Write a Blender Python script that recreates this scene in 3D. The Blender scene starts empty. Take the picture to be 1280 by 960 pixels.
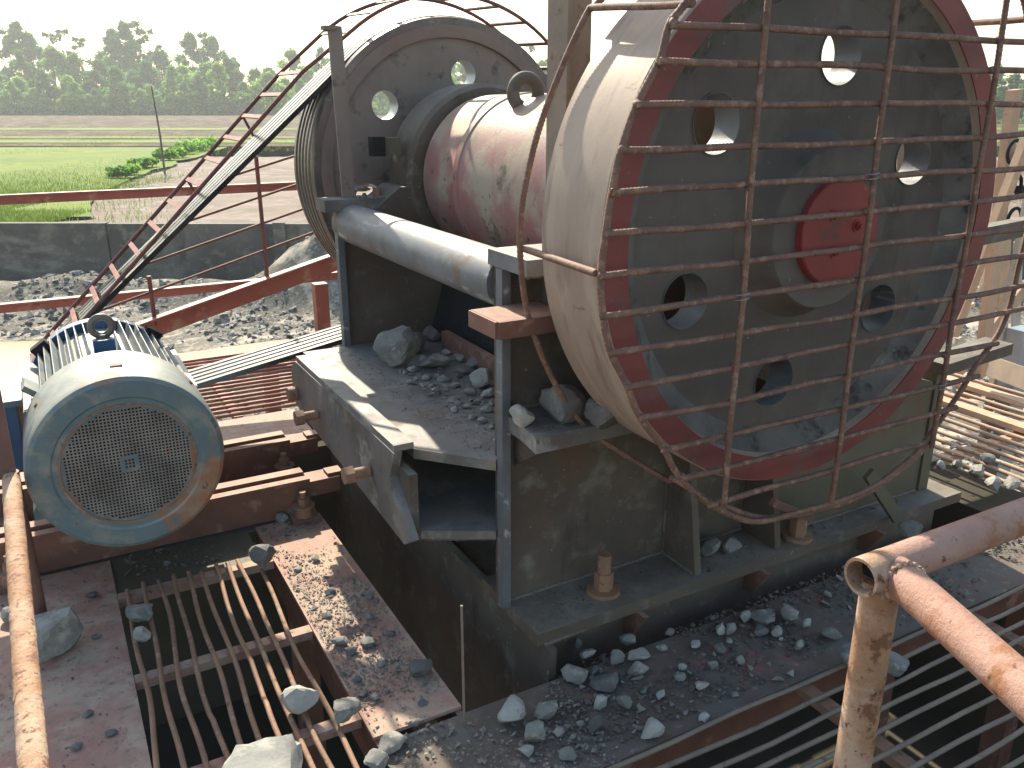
import bpy, bmesh, math, random
from mathutils import Vector, Matrix, noise, Euler
R = math.radians
PI = math.pi
random.seed(7)
scene = bpy.context.scene
COL = scene.collection

# ------------------------------------------------------------------ camera
CAM_H = 1.8; FPX = 1060.0; PITCH = math.atan(355/1060.0); YAW = R(29)
cam_d = bpy.data.cameras.new('camera'); cam_d.sensor_width = 36; cam_d.lens = FPX/1280*36
cam_d.clip_start = .05; cam_d.clip_end = 6000
cam = bpy.data.objects.new('camera', cam_d); COL.objects.link(cam)
cam.location = (0, 0, CAM_H); cam.rotation_euler = (PI/2-PITCH, 0, -YAW)
scene.camera = cam
# ------------------------------------------------------------------ light
SUN_AZ = R(6.5); SUN_EL = R(37)                  # azimuth measured from +Y towards +X
w = bpy.data.worlds.new('World'); scene.world = w; w.use_nodes = True
nt = w.node_tree; bg = nt.nodes['Background']
sky = nt.nodes.new('ShaderNodeTexSky'); sky.sky_type = 'NISHITA'; sky.sun_disc = False
sky.sun_elevation = SUN_EL; sky.sun_rotation = SUN_AZ; sky.air_density = 1.2; sky.dust_density = 1.6; sky.ozone_density = 1.6
nt.links.new(sky.outputs[0], bg.inputs[0]); bg.inputs[1].default_value = 0.145
sd = bpy.data.lights.new('sun', 'SUN'); sd.energy = 5.0; sd.angle = R(.55); sd.color = (1, .93, .82)
sun = bpy.data.objects.new('sun', sd); COL.objects.link(sun)
S = Vector((math.sin(SUN_AZ)*math.cos(SUN_EL), math.cos(SUN_AZ)*math.cos(SUN_EL), math.sin(SUN_EL)))
sun.rotation_euler = S.to_track_quat('Z', 'Y').to_euler(); sun.location = (0, 0, 12)
scene.view_settings.view_transform = 'Standard'; scene.view_settings.look = 'None'
scene.view_settings.exposure = 0.9; scene.view_settings.gamma = 1
scene.view_settings.use_white_balance = True; scene.view_settings.white_balance_temperature = 7100; scene.view_settings.white_balance_tint = 6

# ------------------------------------------------------------------ measuring helpers: a sight line of the photograph met with a real plane
def ray(px, py):
    r = (px-640)/FPX; u = (480-py)/FPX
    fw = math.cos(PITCH)+u*math.sin(PITCH); up = u*math.cos(PITCH)-math.sin(PITCH)
    return Vector((r*math.cos(YAW)+fw*math.sin(YAW), -r*math.sin(YAW)+fw*math.cos(YAW), up))
O = Vector((0, 0, CAM_H))
def onz(px, py, z=0.): d = ray(px, py); return O+d*((z-CAM_H)/d.z)
def ony(px, py, y): d = ray(px, py); return O+d*(y/d.y)
def onx(px, py, x): d = ray(px, py); return O+d*(x/d.x)
def depth(P):
    v = Vector(P)-O; fw = v.x*math.sin(YAW)+v.y*math.cos(YAW)
    return fw*math.cos(PITCH)-v.z*math.sin(PITCH)

# ------------------------------------------------------------------ materials
def mat(name, base, base2=None, s1=3., layers=(), rough=.7, rough2=None, metal=0., bump=.3, bscale=60., dust=None, dustamt=.5, streak=None, spec=.5, world=False, contrast=(.35, .65)):
    """base/base2 mixed by soft noise, then layers (colour, scale, lo, hi[, stretch]), fine relief, dust settled on faces that look up"""
    m = bpy.data.materials.new(name); m.use_nodes = True; t = m.node_tree; N = t.nodes; L = t.links
    b = N['Principled BSDF']
    tc = N.new('ShaderNodeTexCoord'); src = tc.outputs['Object']
    if world: src = N.new('ShaderNodeNewGeometry').outputs['Position']
    else:
        oi = N.new('ShaderNodeObjectInfo'); ad = N.new('ShaderNodeVectorMath'); ad.operation = 'MULTIPLY_ADD'
        cb = N.new('ShaderNodeCombineXYZ'); mu = N.new('ShaderNodeMath'); mu.operation = 'MULTIPLY'; mu.inputs[1].default_value = 17.
        L.new(oi.outputs['Random'], mu.inputs[0])
        for k in range(3): L.new(mu.outputs[0], cb.inputs[k])
        va = N.new('ShaderNodeVectorMath'); va.operation = 'ADD'; L.new(src, va.inputs[0]); L.new(cb.outputs[0], va.inputs[1]); src = va.outputs[0]
    def nz(scale, det=6, ro=.6, stretch=None):
        v = src
        if stretch:
            mp = N.new('ShaderNodeMapping'); mp.inputs['Scale'].default_value = stretch; L.new(v, mp.inputs[0]); v = mp.outputs[0]
        n = N.new('ShaderNodeTexNoise'); n.inputs['Scale'].default_value = scale; n.inputs['Detail'].default_value = det; n.inputs['Roughness'].default_value = ro
        L.new(v, n.inputs['Vector']); return n.outputs['Fac']
    def ramp(f, lo, hi):
        r = N.new('ShaderNodeMapRange'); r.inputs[1].default_value = lo; r.inputs[2].default_value = hi; r.clamp = True; L.new(f, r.inputs[0]); return r.outputs[0]
    def mix(f, a, c):
        x = N.new('ShaderNodeMix'); x.data_type = 'RGBA'; x.clamp_factor = True
        if f is None: x.inputs[0].default_value = .5
        elif isinstance(f, float): x.inputs[0].default_value = f
        else: L.new(f, x.inputs[0])
        for i, v in ((6, a), (7, c)):
            if isinstance(v, tuple): x.inputs[i].default_value = (*v, 1)
            else: L.new(v, x.inputs[i])
        return x.outputs[2]
    base2 = base2 or tuple(c*.6 for c in base)
    cur = mix(ramp(nz(s1), *contrast), base, base2)
    rf = None
    for la in layers:
        c, sc, lo, hi = la[:4]; st = la[4] if len(la) > 4 else None
        k = ramp(nz(sc, 7, .65, st), lo, hi); cur = mix(k, cur, c)
        if rf is None: rf = k
    if dust:
        g = N.new('ShaderNodeNewGeometry'); sp = N.new('ShaderNodeSeparateXYZ'); L.new(g.outputs['Normal'], sp.inputs[0])
        up = ramp(sp.outputs['Z'], .25, .95); dn = ramp(nz(5., 7, .7), .3, .62)
        mm = N.new('ShaderNodeMath'); mm.operation = 'MULTIPLY'; L.new(up, mm.inputs[0]); L.new(dn, mm.inputs[1])
        m2 = N.new('ShaderNodeMath'); m2.operation = 'MULTIPLY'; m2.inputs[1].default_value = dustamt; L.new(mm.outputs[0], m2.inputs[0])
        cur = mix(m2.outputs[0], cur, dust)
    L.new(cur, b.inputs['Base Color'])
    rr = N.new('ShaderNodeMapRange'); rr.inputs[3].default_value = rough; rr.inputs[4].default_value = rough2 if rough2 is not None else min(1, rough+.2)
    L.new(rf if rf is not None else nz(s1*4), rr.inputs[0]); L.new(rr.outputs[0], b.inputs['Roughness'])
    b.inputs['Metallic'].default_value = metal; b.inputs['Specular IOR Level'].default_value = spec
    if bump:
        bp = N.new('ShaderNodeBump'); bp.inputs['Strength'].default_value = bump; bp.inputs['Distance'].default_value = .004 if not world else .02
        L.new(nz(bscale, 8, .7), bp.inputs['Height']); L.new(bp.outputs[0], b.inputs['Normal'])
    return m
DUST = (.36, .33, .28)
M = {}
M['steel'] = mat('dark_steel', (.145, .115, .092), (.09, .072, .058), 2.5, [((.145, .095, .065), 3., .54, .72), ((.2, .18, .15), 9., .55, .7), ((.05, .042, .036), 5., .6, .72, (1, 1, .25)), ((.3, .27, .22), 45., .66, .7)], .75, .95, bump=.5, dust=(.27, .25, .21), dustamt=.85, spec=.3)
M['bluesteel'] = mat('blue_grey_steel', (.2, .215, .235), (.12, .125, .135), 5., [((.19, .14, .1), 6., .56, .68), ((.42, .43, .42), 14., .58, .66, (1, .25, 1))], .5, .75, metal=.25, bump=.3, dust=DUST, dustamt=.6)
M['olive'] = mat('olive_plate', (.13, .115, .075), (.085, .075, .05), 2., [((.16, .09, .055), 6., .56, .7)], .7, bump=.3)
M['shelf'] = mat('worn_shelf_steel', (.2, .185, .17), (.11, .1, .09), 3.5, [((.32, .3, .27), 8., .5, .64), ((.2, .12, .07), 4., .56, .68), ((.07, .06, .055), 14., .6, .7)], .6, .85, metal=.1, bump=.35, dust=(.26, .25, .24), dustamt=.6)
M['web'] = mat('flywheel_grey', (.15, .125, .108), (.105, .088, .076), 1.8, [((.17, .15, .125), 5., .5, .7), ((.06, .056, .05), 3., .58, .72, (1, 1, .3)), ((.15, .09, .06), 11., .64, .72), ((.3, .28, .24), 50., .68, .71)], .75, .9, bump=.45, spec=.3)
M['fillet'] = mat('dusty_inner_rim', (.2, .185, .165), (.12, .112, .1), 5., [((.07, .065, .06), 9., .54, .64), ((.3, .28, .24), 20., .62, .7)], .9, .98, bump=.5, spec=.1)
M['farweb'] = mat('dusty_brown_casting', (.27, .21, .175), (.17, .135, .115), 2.2, [((.24, .2, .17), 5., .5, .72), ((.07, .055, .05), 9., .56, .7)], .7, .9, bump=.3)
M['farrim'] = mat('dusty_brown_and_red_rim', (.25, .18, .15), (.17, .12, .1), 2.6, [((.27, .07, .06), 1.1, .6, .68), ((.28, .22, .18), 7., .56, .7)], .6, .8, bump=.2)
M['redrim'] = mat('red_rim_paint', (.24, .055, .048), (.17, .042, .038), 4., [((.15, .1, .085), 6., .54, .68), ((.3, .24, .2), 40., .64, .7)], .55, .8, bump=.2)
M['rim'] = mat('machined_rim', (.42, .32, .25), (.34, .255, .205), 3., [((.48, .38, .3), 5., .48, .68, (.5, 2.5, .5)), ((.2, .13, .1), 26., .66, .72, (1, .3, 1)), ((.27, .19, .165), 9., .54, .68, (.4, 2, .4))], .55, .75, metal=.1, bump=.15, bscale=110, spec=.4)
M['groove'] = mat('belt_groove_steel', (.2, .16, .14), (.11, .09, .085), 4., [((.3, .27, .25), 12., .55, .7)], .4, .7, metal=.4, bump=.2)
M['cap'] = mat('red_hub_paint', (.3, .04, .038), (.22, .033, .03), 5., [((.13, .065, .05), 9., .57, .66), ((.32, .2, .17), 40., .64, .7)], .5, .7, bump=.15)
M['barrel'] = mat('faded_red_paint', (.34, .13, .125), (.31, .2, .175), 3.2, [((.37, .3, .23), 4.5, .48, .6), ((.13, .12, .08), 5., .57, .63), ((.05, .045, .035), 16., .62, .68)], .5, .75, bump=.35, dust=(.42, .33, .22), dustamt=.9, spec=.4)
M['motor'] = mat('worn_blue_motor_paint', (.14, .205, .215), (.09, .15, .175), 4., [((.34, .15, .08), 3.2, .54, .62), ((.3, .28, .22), 7., .5, .66), ((.06, .12, .18), 7., .62, .68), ((.2, .1, .06), 30., .63, .69)], .5, .7, bump=.12, dust=(.5, .46, .36), dustamt=.75)
M['fin'] = mat('dusty_motor_fins', (.34, .38, .39), (.2, .26, .3), 8., [((.45, .42, .36), 14., .5, .62)], .5, .7, metal=.1, bump=.2, dust=(.5, .46, .4), dustamt=.6)
M['blue'] = mat('blue_enamel', (.03, .1, .22), (.02, .07, .16), 5., [((.3, .33, .33), 8., .6, .7)], .4, .6, bump=.1, dust=(.5, .5, .45), dustamt=.7)
M['grille'] = mat('grille_steel', (.3, .29, .26), (.17, .16, .145), 9., [((.33, .2, .13), 16., .6, .7)], .5, .7, metal=.2, bump=.1)
M['dark'] = mat('black_and_shade', (.025, .025, .026), (.016, .016, .016), 6., rough=.75, bump=.2, spec=.3)  # black parts, plus painted shade in the pipe end and behind the grille
M['pit'] = mat('under_deck_shade', (.11, .098, .078), (.075, .068, .055), 2., rough=1., rough2=1., bump=.3, spec=.0)  # dark tone paints in the shade wanted under the deck
M['rubber'] = mat('belt_rubber', (.025, .025, .028), (.04, .04, .04), 12., [((.09, .09, .09), 30., .62, .72)], .24, .4, bump=.05, spec=.8)
M['redpaint'] = mat('red_oxide_paint', (.34, .11, .085), (.25, .075, .06), 3., [((.42, .24, .17), 7., .55, .68), ((.14, .07, .05), 12., .62, .72)], .6, .8, bump=.2, dust=(.5, .33, .27), dustamt=.5)
M['redprimer'] = mat('dusty_red_deck_paint', (.43, .25, .195), (.35, .18, .14), 4., [((.46, .34, .26), 6., .45, .6), ((.3, .22, .17), 7., .58, .72), ((.22, .18, .15), 34., .56, .66), ((.13, .09, .075), 20., .66, .72)], .75, .9, bump=.5, bscale=90)
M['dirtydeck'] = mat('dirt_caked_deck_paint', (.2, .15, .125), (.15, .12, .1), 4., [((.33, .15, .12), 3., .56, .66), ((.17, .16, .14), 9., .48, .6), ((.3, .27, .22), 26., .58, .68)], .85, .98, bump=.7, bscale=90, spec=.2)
M['rebar'] = mat('rusty_rebar', (.23, .125, .085), (.15, .08, .06), 14., [((.36, .22, .15), 40., .52, .66), ((.1, .05, .04), 28., .6, .7)], .7, .9, bump=.5, bscale=160)
M['guardrod'] = mat('dark_red_rod', (.2, .065, .05), (.12, .045, .04), 9., [((.3, .16, .11), 24., .58, .7)], .6, .8, bump=.3, bscale=120)
M['rustrail'] = mat('orange_rust_pipe', (.42, .24, .135), (.3, .155, .09), 14., [((.5, .35, .25), 6., .48, .6), ((.2, .085, .045), 26., .56, .63), ((.11, .055, .035), 60., .6, .66)], .75, .9, bump=.8, bscale=110)
M['salmonpipe'] = mat('faded_salmon_pipe', (.44, .26, .2), (.36, .19, .14), 8., [((.32, .14, .07), 12., .52, .62), ((.13, .065, .045), 34., .6, .65)], .65, .85, bump=.7, bscale=120)
M['rustbar'] = mat('brown_rust_steel', (.34, .19, .115), (.22, .12, .08), 9., [((.42, .29, .2), 18., .55, .68), ((.09, .055, .045), 26., .6, .7)], .75, .9, bump=.5, bscale=120)
M['rustbeam'] = mat('rusty_motor_rail', (.22, .1, .07), (.13, .065, .05), 5., [((.33, .2, .15), 11., .56, .68), ((.12, .1, .09), 7., .6, .7)], .7, .9, bump=.4, dust=(.48, .3, .22), dustamt=.6)
M['tan'] = mat('tan_post', (.27, .2, .145), (.19, .15, .12), 7., [((.17, .09, .06), 18., .6, .7)], .7, .9, bump=.4)
M['salmon'] = mat('salmon_painted_timber', (.55, .37, .25), (.48, .3, .2), 6., [((.56, .4, .28), 8., .56, .66), ((.25, .12, .08), 30., .64, .7)], .75, .9, bump=.4)
M['cream'] = mat('cream_board', (.55, .5, .42), (.46, .4, .33), 6., [((.4, .3, .2), 14., .58, .7)], .8, bump=.3)
M['galv'] = mat('galvanised_sheet', (.35, .39, .42), (.26, .3, .33), 5., [((.45, .47, .47), 12., .56, .66)], .4, .6, metal=.3, bump=.2)
M['rock'] = mat('grey_crushed_stone', (.27, .26, .235), (.17, .168, .155), 9., [((.38, .36, .31), 12., .5, .62), ((.11, .11, .105), 20., .58, .7), ((.5, .47, .4), 40., .62, .68)], .85, .95, bump=.9, bscale=45)
M['palerock'] = mat('pale_limestone', (.4, .39, .35), (.29, .29, .27), 7., [((.48, .45, .38), 12., .52, .66), ((.2, .2, .19), 16., .6, .7)], .85, .95, bump=.6, bscale=70)
M['darkrock'] = mat('dark_stone', (.155, .15, .14), (.095, .095, .09), 9., [((.22, .23, .23), 14., .54, .68)], .8, .95, bump=.6, bscale=70)
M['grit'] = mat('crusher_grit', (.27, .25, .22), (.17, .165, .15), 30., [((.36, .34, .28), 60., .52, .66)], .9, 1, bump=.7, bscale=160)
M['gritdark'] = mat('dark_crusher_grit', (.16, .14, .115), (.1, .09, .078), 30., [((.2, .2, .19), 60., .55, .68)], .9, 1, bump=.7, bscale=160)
M['mud'] = mat('grey_mud', (.21, .19, .155), (.085, .08, .07), .45, [((.45, .4, .32), .9, .52, .6), ((.11, .11, .105), 2.6, .56, .64), ((.36, .35, .34), 14., .56, .62)], .8, 1, bump=1., bscale=9., spec=.05, world=True)
M['concrete'] = mat('weathered_concrete', (.17, .155, .13), (.1, .092, .08), .8, [((.27, .24, .2), .7, .55, .66, (1, 1, 2.5)), ((.22, .2, .165), 3., .54, .66), ((.08, .075, .07), 2., .58, .7, (1, 1, .2))], .9, bump=.4, bscale=12, world=True)
M['plough'] = mat('ploughed_soil', (.13, .095, .075), (.075, .058, .045), .12, [((.19, .15, .12), .35, .48, .6, (1.6, .3, 1)), ((.09, .12, .045), .09, .56, .64), ((.05, .04, .035), .7, .56, .66, (1.6, .3, 1))], .95, bump=1., bscale=3., spec=.05, world=True)
M['stubble'] = mat('pale_mud_flat', (.25, .2, .17), (.17, .13, .11), .25, [((.33, .28, .25), .9, .5, .62), ((.15, .17, .07), .5, .6, .7)], .8, bump=1., bscale=3., spec=.05, world=True)
M['grass'] = mat('paddy_grass', (.15, .21, .035), (.1, .16, .025), .15, [((.24, .28, .09), .6, .54, .66), ((.075, .12, .03), .35, .58, .7)], .8, bump=1., bscale=5., spec=.05, world=True)
M['water'] = mat('muddy_water', (.42, .3, .15), (.38, .27, .14), .5, rough=.12, rough2=.2, bump=0, world=True)
M['bark'] = mat('bark', (.14, .12, .09), (.08, .07, .055), 3., rough=.9, bump=.3)
def leafmat(name, c1, c2):
    m = mat(name, c1, c2, .35, [(tuple(min(1, x*1.5) for x in c1), 1.4, .55, .65)], .8, .9, bump=0, spec=.1)
    b = m.node_tree.nodes['Principled BSDF']; b.inputs['Subsurface Weight'].default_value = 0
    t = m.node_tree; tr = t.nodes.new('ShaderNodeBsdfTranslucent'); mx = t.nodes.new('ShaderNodeMixShader'); mx.inputs[0].default_value = .6
    src = b.inputs['Base Color'].links[0].from_socket; t.links.new(src, tr.inputs[0]); out = t.nodes['Material Output']
    t.links.new(b.outputs[0], mx.inputs[1]); t.links.new(tr.outputs[0], mx.inputs[2]); t.links.new(mx.outputs[0], out.inputs[0]); return m
M['leaf1'] = leafmat('mid_green_leaves', (.16, .34, .07), (.1, .23, .05))
M['leaf2'] = leafmat('yellow_green_leaves', (.26, .44, .08), (.16, .31, .06))
M['leaf3'] = leafmat('dark_green_leaves', (.09, .22, .06), (.06, .15, .045))
M['blade'] = leafmat('grass_blades', (.13, .2, .04), (.09, .15, .03))

# ------------------------------------------------------------------ mesh helpers
class MB:
    def __init__(s): s.bm = bmesh.new()
    def box(s, c, d, rot=None, top=None):
        """box centred at c with full sizes d; top=(fx,fy) tapers the upper face"""
        mt = Matrix.Translation(c) @ (rot.to_matrix().to_4x4() if rot else Matrix.Identity(4)); vs = []
        for x in (-.5, .5):
            for y in (-.5, .5):
                for z in (-.5, .5):
                    fx = top[0] if top and z > 0 else 1; fy = top[1] if top and z > 0 else 1
                    vs.append(s.bm.verts.new(mt @ Vector((x*d[0]*fx, y*d[1]*fy, z*d[2]))))
        for f in ((0, 1, 3, 2), (4, 6, 7, 5), (0, 4, 5, 1), (2, 3, 7, 6), (0, 2, 6, 4), (1, 5, 7, 3)): s.bm.faces.new([vs[i] for i in f])
        return s
    def bb(s, x0, x1, y0, y1, z0, z1): return s.box(((x0+x1)/2, (y0+y1)/2, (z0+z1)/2), (x1-x0, y1-y0, z1-z0))
    def bar(s, p0, p1, wd, ht, up=(0, 0, 1)):
        p0 = Vector(p0); p1 = Vector(p1); d = (p1-p0); L = d.length; z = d.normalized(); y = Vector(up); x = y.cross(z)
        if x.length < 1e-4: x = Vector((1, 0, 0)).cross(z)
        x.normalize(); y = z.cross(x); m = Matrix((x, y, z)).transposed()
        return s.box((p0+p1)/2, (wd, ht, L), m.to_quaternion())
    def sweep(s, pts, r, seg=10, closed=False, caps=True, prof=None):
        pts = [Vector(p) for p in pts]; n = len(pts); rings = []; last = None
        for i, p in enumerate(pts):
            a = pts[(i-1) % n] if (i or closed) else pts[i]; b = pts[(i+1) % n] if (i < n-1 or closed) else pts[i]
            t = (b-a).normalized()
            if last is None:
                u = Vector((0, 0, 1)) if abs(t.z) < .9 else Vector((0, 1, 0))
                if prof: u = prof[0]
                last = (u-t*u.dot(t)).normalized()
            else: last = (last-t*last.dot(t)).normalized()
            v = t.cross(last); rr = r(i) if callable(r) else r
            if prof: rings.append([s.bm.verts.new(p+last*q[0]+v*q[1]) for q in prof[1]])
            else: rings.append([s.bm.verts.new(p+(last*math.cos(2*PI*k/seg)+v*math.sin(2*PI*k/seg))*rr) for k in range(seg)])
        m = len(rings[0])
        for i in range(n if closed else n-1):
            A = rings[i]; B = rings[(i+1) % n]
            for k in range(m): s.bm.faces.new((A[k], A[(k+1) % m], B[(k+1) % m], B[k]))
        if caps and not closed: s.bm.faces.new(rings[0][::-1]); s.bm.faces.new(rings[-1])
        return s
    def cyl(s, p0, p1, r, seg=20, r1=None):
        rr = [r, r if r1 is None else r1]; return s.sweep([p0, p1], lambda i: rr[i], seg)
    def rebar(s, pts, r, step=.0055, seg=7, rib=.13, wob=.0012):
        P = []; pts = [Vector(p) for p in pts]
        for a, b in zip(pts[:-1], pts[1:]):
            k = max(1, int((b-a).length/step)); P += [a.lerp(b, i/k) for i in range(k)]
        P.append(pts[-1]); sd = random.random()*50
        P = [p+Vector((noise.noise(p*3+Vector((sd, 0, 0))), noise.noise(p*3+Vector((0, sd, 0))), noise.noise(p*3+Vector((0, 0, sd)))))*wob*6 for p in P]
        return s.sweep(P, lambda i: r*(1+(rib if i % 2 else -rib*.4)), seg)
    def tubeopen(s, p0, p1, r, th, seg=24):
        p0 = Vector(p0); p1 = Vector(p1); t = (p1-p0).normalized(); u = Vector((0, 0, 1)) if abs(t.z) < .9 else Vector((1, 0, 0)); u = (u-t*u.dot(t)).normalized(); v = t.cross(u)
        R4 = [[s.bm.verts.new(p+(u*math.cos(2*PI*k/seg)+v*math.sin(2*PI*k/seg))*q) for k in range(seg)] for p, q in ((p0, r), (p1, r), (p1, r-th), (p0, r-th))]
        for i in range(4):
            A, B = R4[i], R4[(i+1) % 4]
            for k in range(seg): s.bm.faces.new((A[k], A[(k+1) % seg], B[(k+1) % seg], B[k]))
        return s
    def lathe_y(s, cx, cz, prof, seg=96, closed=True):
        """prof: list of (y, r) revolved round an axis along Y through (cx, cz)"""
        rings = []
        for y, r in prof:
            rings.append([s.bm.verts.new((cx+r*math.cos(2*PI*k/seg), y, cz+r*math.sin(2*PI*k/seg))) for k in range(seg)] if r > 1e-6 else [s.bm.verts.new((cx, y, cz))])
        m = len(rings)
        for i in range(m if closed else m-1):
            A = rings[i]; B = rings[(i+1) % m]
            for k in range(seg):
                a0 = A[k % len(A)]; a1 = A[(k+1) % len(A)]; b0 = B[k % len(B)]; b1 = B[(k+1) % len(B)]
                vs = []
                for q in (a0, a1, b1, b0):
                    if q not in vs: vs.append(q)
                if len(vs) > 2: s.bm.faces.new(vs)
        return s
    def prism(s, poly, axis, a0, a1):
        """poly of 2D points extruded along axis 'x','y' or 'z' from a0 to a1"""
        f = {'x': lambda q, a: (a, q[0], q[1]), 'y': lambda q, a: (q[0], a, q[1]), 'z': lambda q, a: (q[0], q[1], a)}[axis]
        A = [s.bm.verts.new(f(q, a0)) for q in poly]; B = [s.bm.verts.new(f(q, a1)) for q in poly]; n = len(poly)
        s.bm.faces.new(A); s.bm.faces.new(B[::-1])
        for i in range(n): s.bm.faces.new((A[i], B[i], B[(i+1) % n], A[(i+1) % n]))
        return s
    def torus(s, c, Rr, r, axis='y', seg=28, seg2=12):
        pts = []
        for k in range(seg):
            a = 2*PI*k/seg; q = (Rr*math.cos(a), Rr*math.sin(a))
            pts.append(Vector(c)+Vector({'y': (q[0], 0, q[1]), 'x': (0, q[0], q[1]), 'z': (q[0], q[1], 0)}[axis]))
        return s.sweep(pts, r, seg2, closed=True)
    def rock(s, c, size, seed=0, sub=1, n=15, rot=None):
        """angular stone: a fine sphere cut back to random fracture planes, edges slightly worn"""
        rnd = random.Random(seed); b2 = bmesh.new(); bmesh.ops.create_icosphere(b2, subdivisions=2+sub, radius=1)
        pl = []
        for i in range(n):
            v = Vector((rnd.gauss(0, 1), rnd.gauss(0, 1), rnd.gauss(0, 1))).normalized(); pl.append((v, rnd.uniform(.42, .85)))
        off = Vector((seed*1.7 % 50, seed*.3 % 20, 0))
        for v in b2.verts:
            d = v.co.normalized(); r = 1.08
            for nn, h in pl:
                k = d.dot(nn)
                if k > .05: q = h/k; r = min(r, q) if abs(r-q) > .02 else min(r, q)-(.02-abs(r-q))**2/.08
            r += noise.fractal(d*2.2+off, .9, 2., 4)*.035+noise.noise(d*9+off)*.012; v.co = d*r
        e = rot or Euler((rnd.uniform(-.4, .4), rnd.uniform(-.4, .4), rnd.uniform(0, 6.28))); em = e.to_matrix(); ext = [max(abs((em @ v.co)[k]) for v in b2.verts) for k in range(3)]
        c = Vector(c); mp = {}
        for v in b2.verts:
            q = em @ v.co; mp[v] = s.bm.verts.new(c+Vector((q.x/ext[0]*size[0]/2, q.y/ext[1]*size[1]/2, q.z/ext[2]*size[2]/2)))
        for f in b2.faces: s.bm.faces.new([mp[v] for v in f.verts])
        b2.free(); return s
    def build(s, name, m, parent=None, bevel=0, smooth=False, angle=40, origin=None, shift=None):
        bm = s.bm
        if bevel: 
            es = [e for e in bm.edges if len(e.link_faces) == 2 and e.calc_face_angle(0) > R(30)]
            bmesh.ops.bevel(bm, geom=es, offset=bevel, segments=2, affect='EDGES', clamp_overlap=True)
        bmesh.ops.recalc_face_normals(bm, faces=bm.faces[:])
        if origin is not None: bmesh.ops.translate(bm, verts=bm.verts[:], vec=-Vector(origin))
        me = bpy.data.meshes.new(name); bm.to_mesh(me); bm.free()
        me.materials.append(M[m] if isinstance(m, str) else m)
        if smooth:
            me.shade_smooth()
            if angle < 180:
                try: me.set_sharp_from_angle(angle=R(angle))
                except Exception: pass
        o = bpy.data.objects.new(name, me); COL.objects.link(o)
        if origin is not None: o.location = origin
        if parent:
            o.parent = parent
            if origin is None or True:
                o.matrix_parent_inverse = Matrix.Identity(4); o.location = Vector(o.location)-WL(parent)
        return o
_wl = {}
def WL(o):
    v = Vector(o.location)
    while o.parent: o = o.parent; v = v+Vector(o.location)
    return v
def tag(o, label, cat, group=None):
    o['label'] = label; o['category'] = cat
    if group: o['group'] = group
    return o
def thing(name, label, cat, loc, group=None):
    o = bpy.data.objects.new(name, None); o.empty_display_size = .2; COL.objects.link(o); o.location = loc
    return tag(o, label, cat, group)
def part_at(name, parent):            # an empty that groups sub-parts
    o = bpy.data.objects.new(name, None); COL.objects.link(o); o.parent = parent; o.location = (0, 0, 0); return o
def struct(o): o['kind'] = 'structure'; return o
def stuff(o, label=None, cat=None):
    o['kind'] = 'stuff'
    if label: tag(o, label, cat)
    return o
def hexbolt(c, axis, r, h, parent, m='rustbar', washer=True, name='bolt'):
    b = MB(); c = Vector(c); a = Vector(axis).normalized()
    if washer: b.cyl(c, c+a*h*.18, r*1.5, 20)
    b.cyl(c+a*h*.18, c+a*h*.7, r, 6); b.cyl(c+a*h*.7, c+a*h*1.15, r*.55, 12)
    return b.build(name, m, parent, bevel=.0015, smooth=True, angle=30)
def holed_disc(cx, cz, y0, y1, rad, holes, hr, seg=96):
    cu = bpy.data.curves.new('tmp', 'CURVE'); cu.dimensions = '2D'; cu.fill_mode = 'BOTH'; cu.extrude = (y1-y0)/2
    def circ(x, y, r, n):
        sp = cu.splines.new('POLY'); sp.points.add(n-1); sp.use_cyclic_u = True
        for k in range(n): sp.points[k].co = (x+r*math.cos(2*PI*k/n), y+r*math.sin(2*PI*k/n), 0, 1)
    circ(0, 0, rad, seg)
    for x, z in holes: circ(x, z, hr, 32)
    o = bpy.data.objects.new('tmp', cu); COL.objects.link(o); dg = bpy.context.evaluated_depsgraph_get()
    me = bpy.data.meshes.new_from_object(o.evaluated_get(dg)); bpy.data.objects.remove(o); b = MB(); b.bm.from_mesh(me)
    bmesh.ops.transform(b.bm, matrix=Matrix.Translation((cx, (y0+y1)/2, cz)) @ Matrix.Rotation(PI/2, 4, 'X'), verts=b.bm.verts[:])
    bmesh.ops.remove_doubles(b.bm, verts=b.bm.verts[:], dist=1e-5); return b

AX, AZ = 1.94, 1.455       # the eccentric shaft
#SECTION crusher
GY = 1.22                  # where the crusher's near side starts
cr = thing('jaw_crusher', 'large old jaw crusher with two heavy flywheels on a red barrel shaft', 'crusher', (2.2, 3., .15))
def cp(b, name, m, bevel=.003, smooth=False, parent=None): return b.build(name, m, parent or cr, bevel=bevel, smooth=smooth)
# base flanges, side plates
cp(MB().bb(1.215, 3.4, 2.02, 2.42, .105, .15), 'base_flange', 'steel', .005)
cp(MB().bb(1.215, 3.5, 3.62, 4.02, .105, .15), 'base_flange', 'steel', .005)
for y0 in (2.24, 3.82):
    b = MB(); b.prism([(1.2, .151), (3.2, .151), (3.2, .66), (2.75, .9), (2.7, 1.32), (1.2, 1.32)], 'y', y0, y0+.04); cp(b, 'side_plate', 'steel')
o = cp(MB().prism([(2.35, .152), (3.237, .152), (3.237, .66), (2.9, .76), (2.35, .76)], 'y', 2.13, 2.232), 'cheek_plate', 'olive', .004); o['label'] = 'olive brown cheek plate low beside the flywheel'
for x in (1.9, 2.3): cp(MB().prism([(2.05, .151), (2.237, .151), (2.237, .8), (2.16, .8)], 'x', x, x+.03), 'stiffener', 'steel', .002)
cp(MB().bb(1.19, 1.55, 2.06, 2.30, 1.322, 1.37), 'cap_plate', 'bluesteel', .004)
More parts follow.
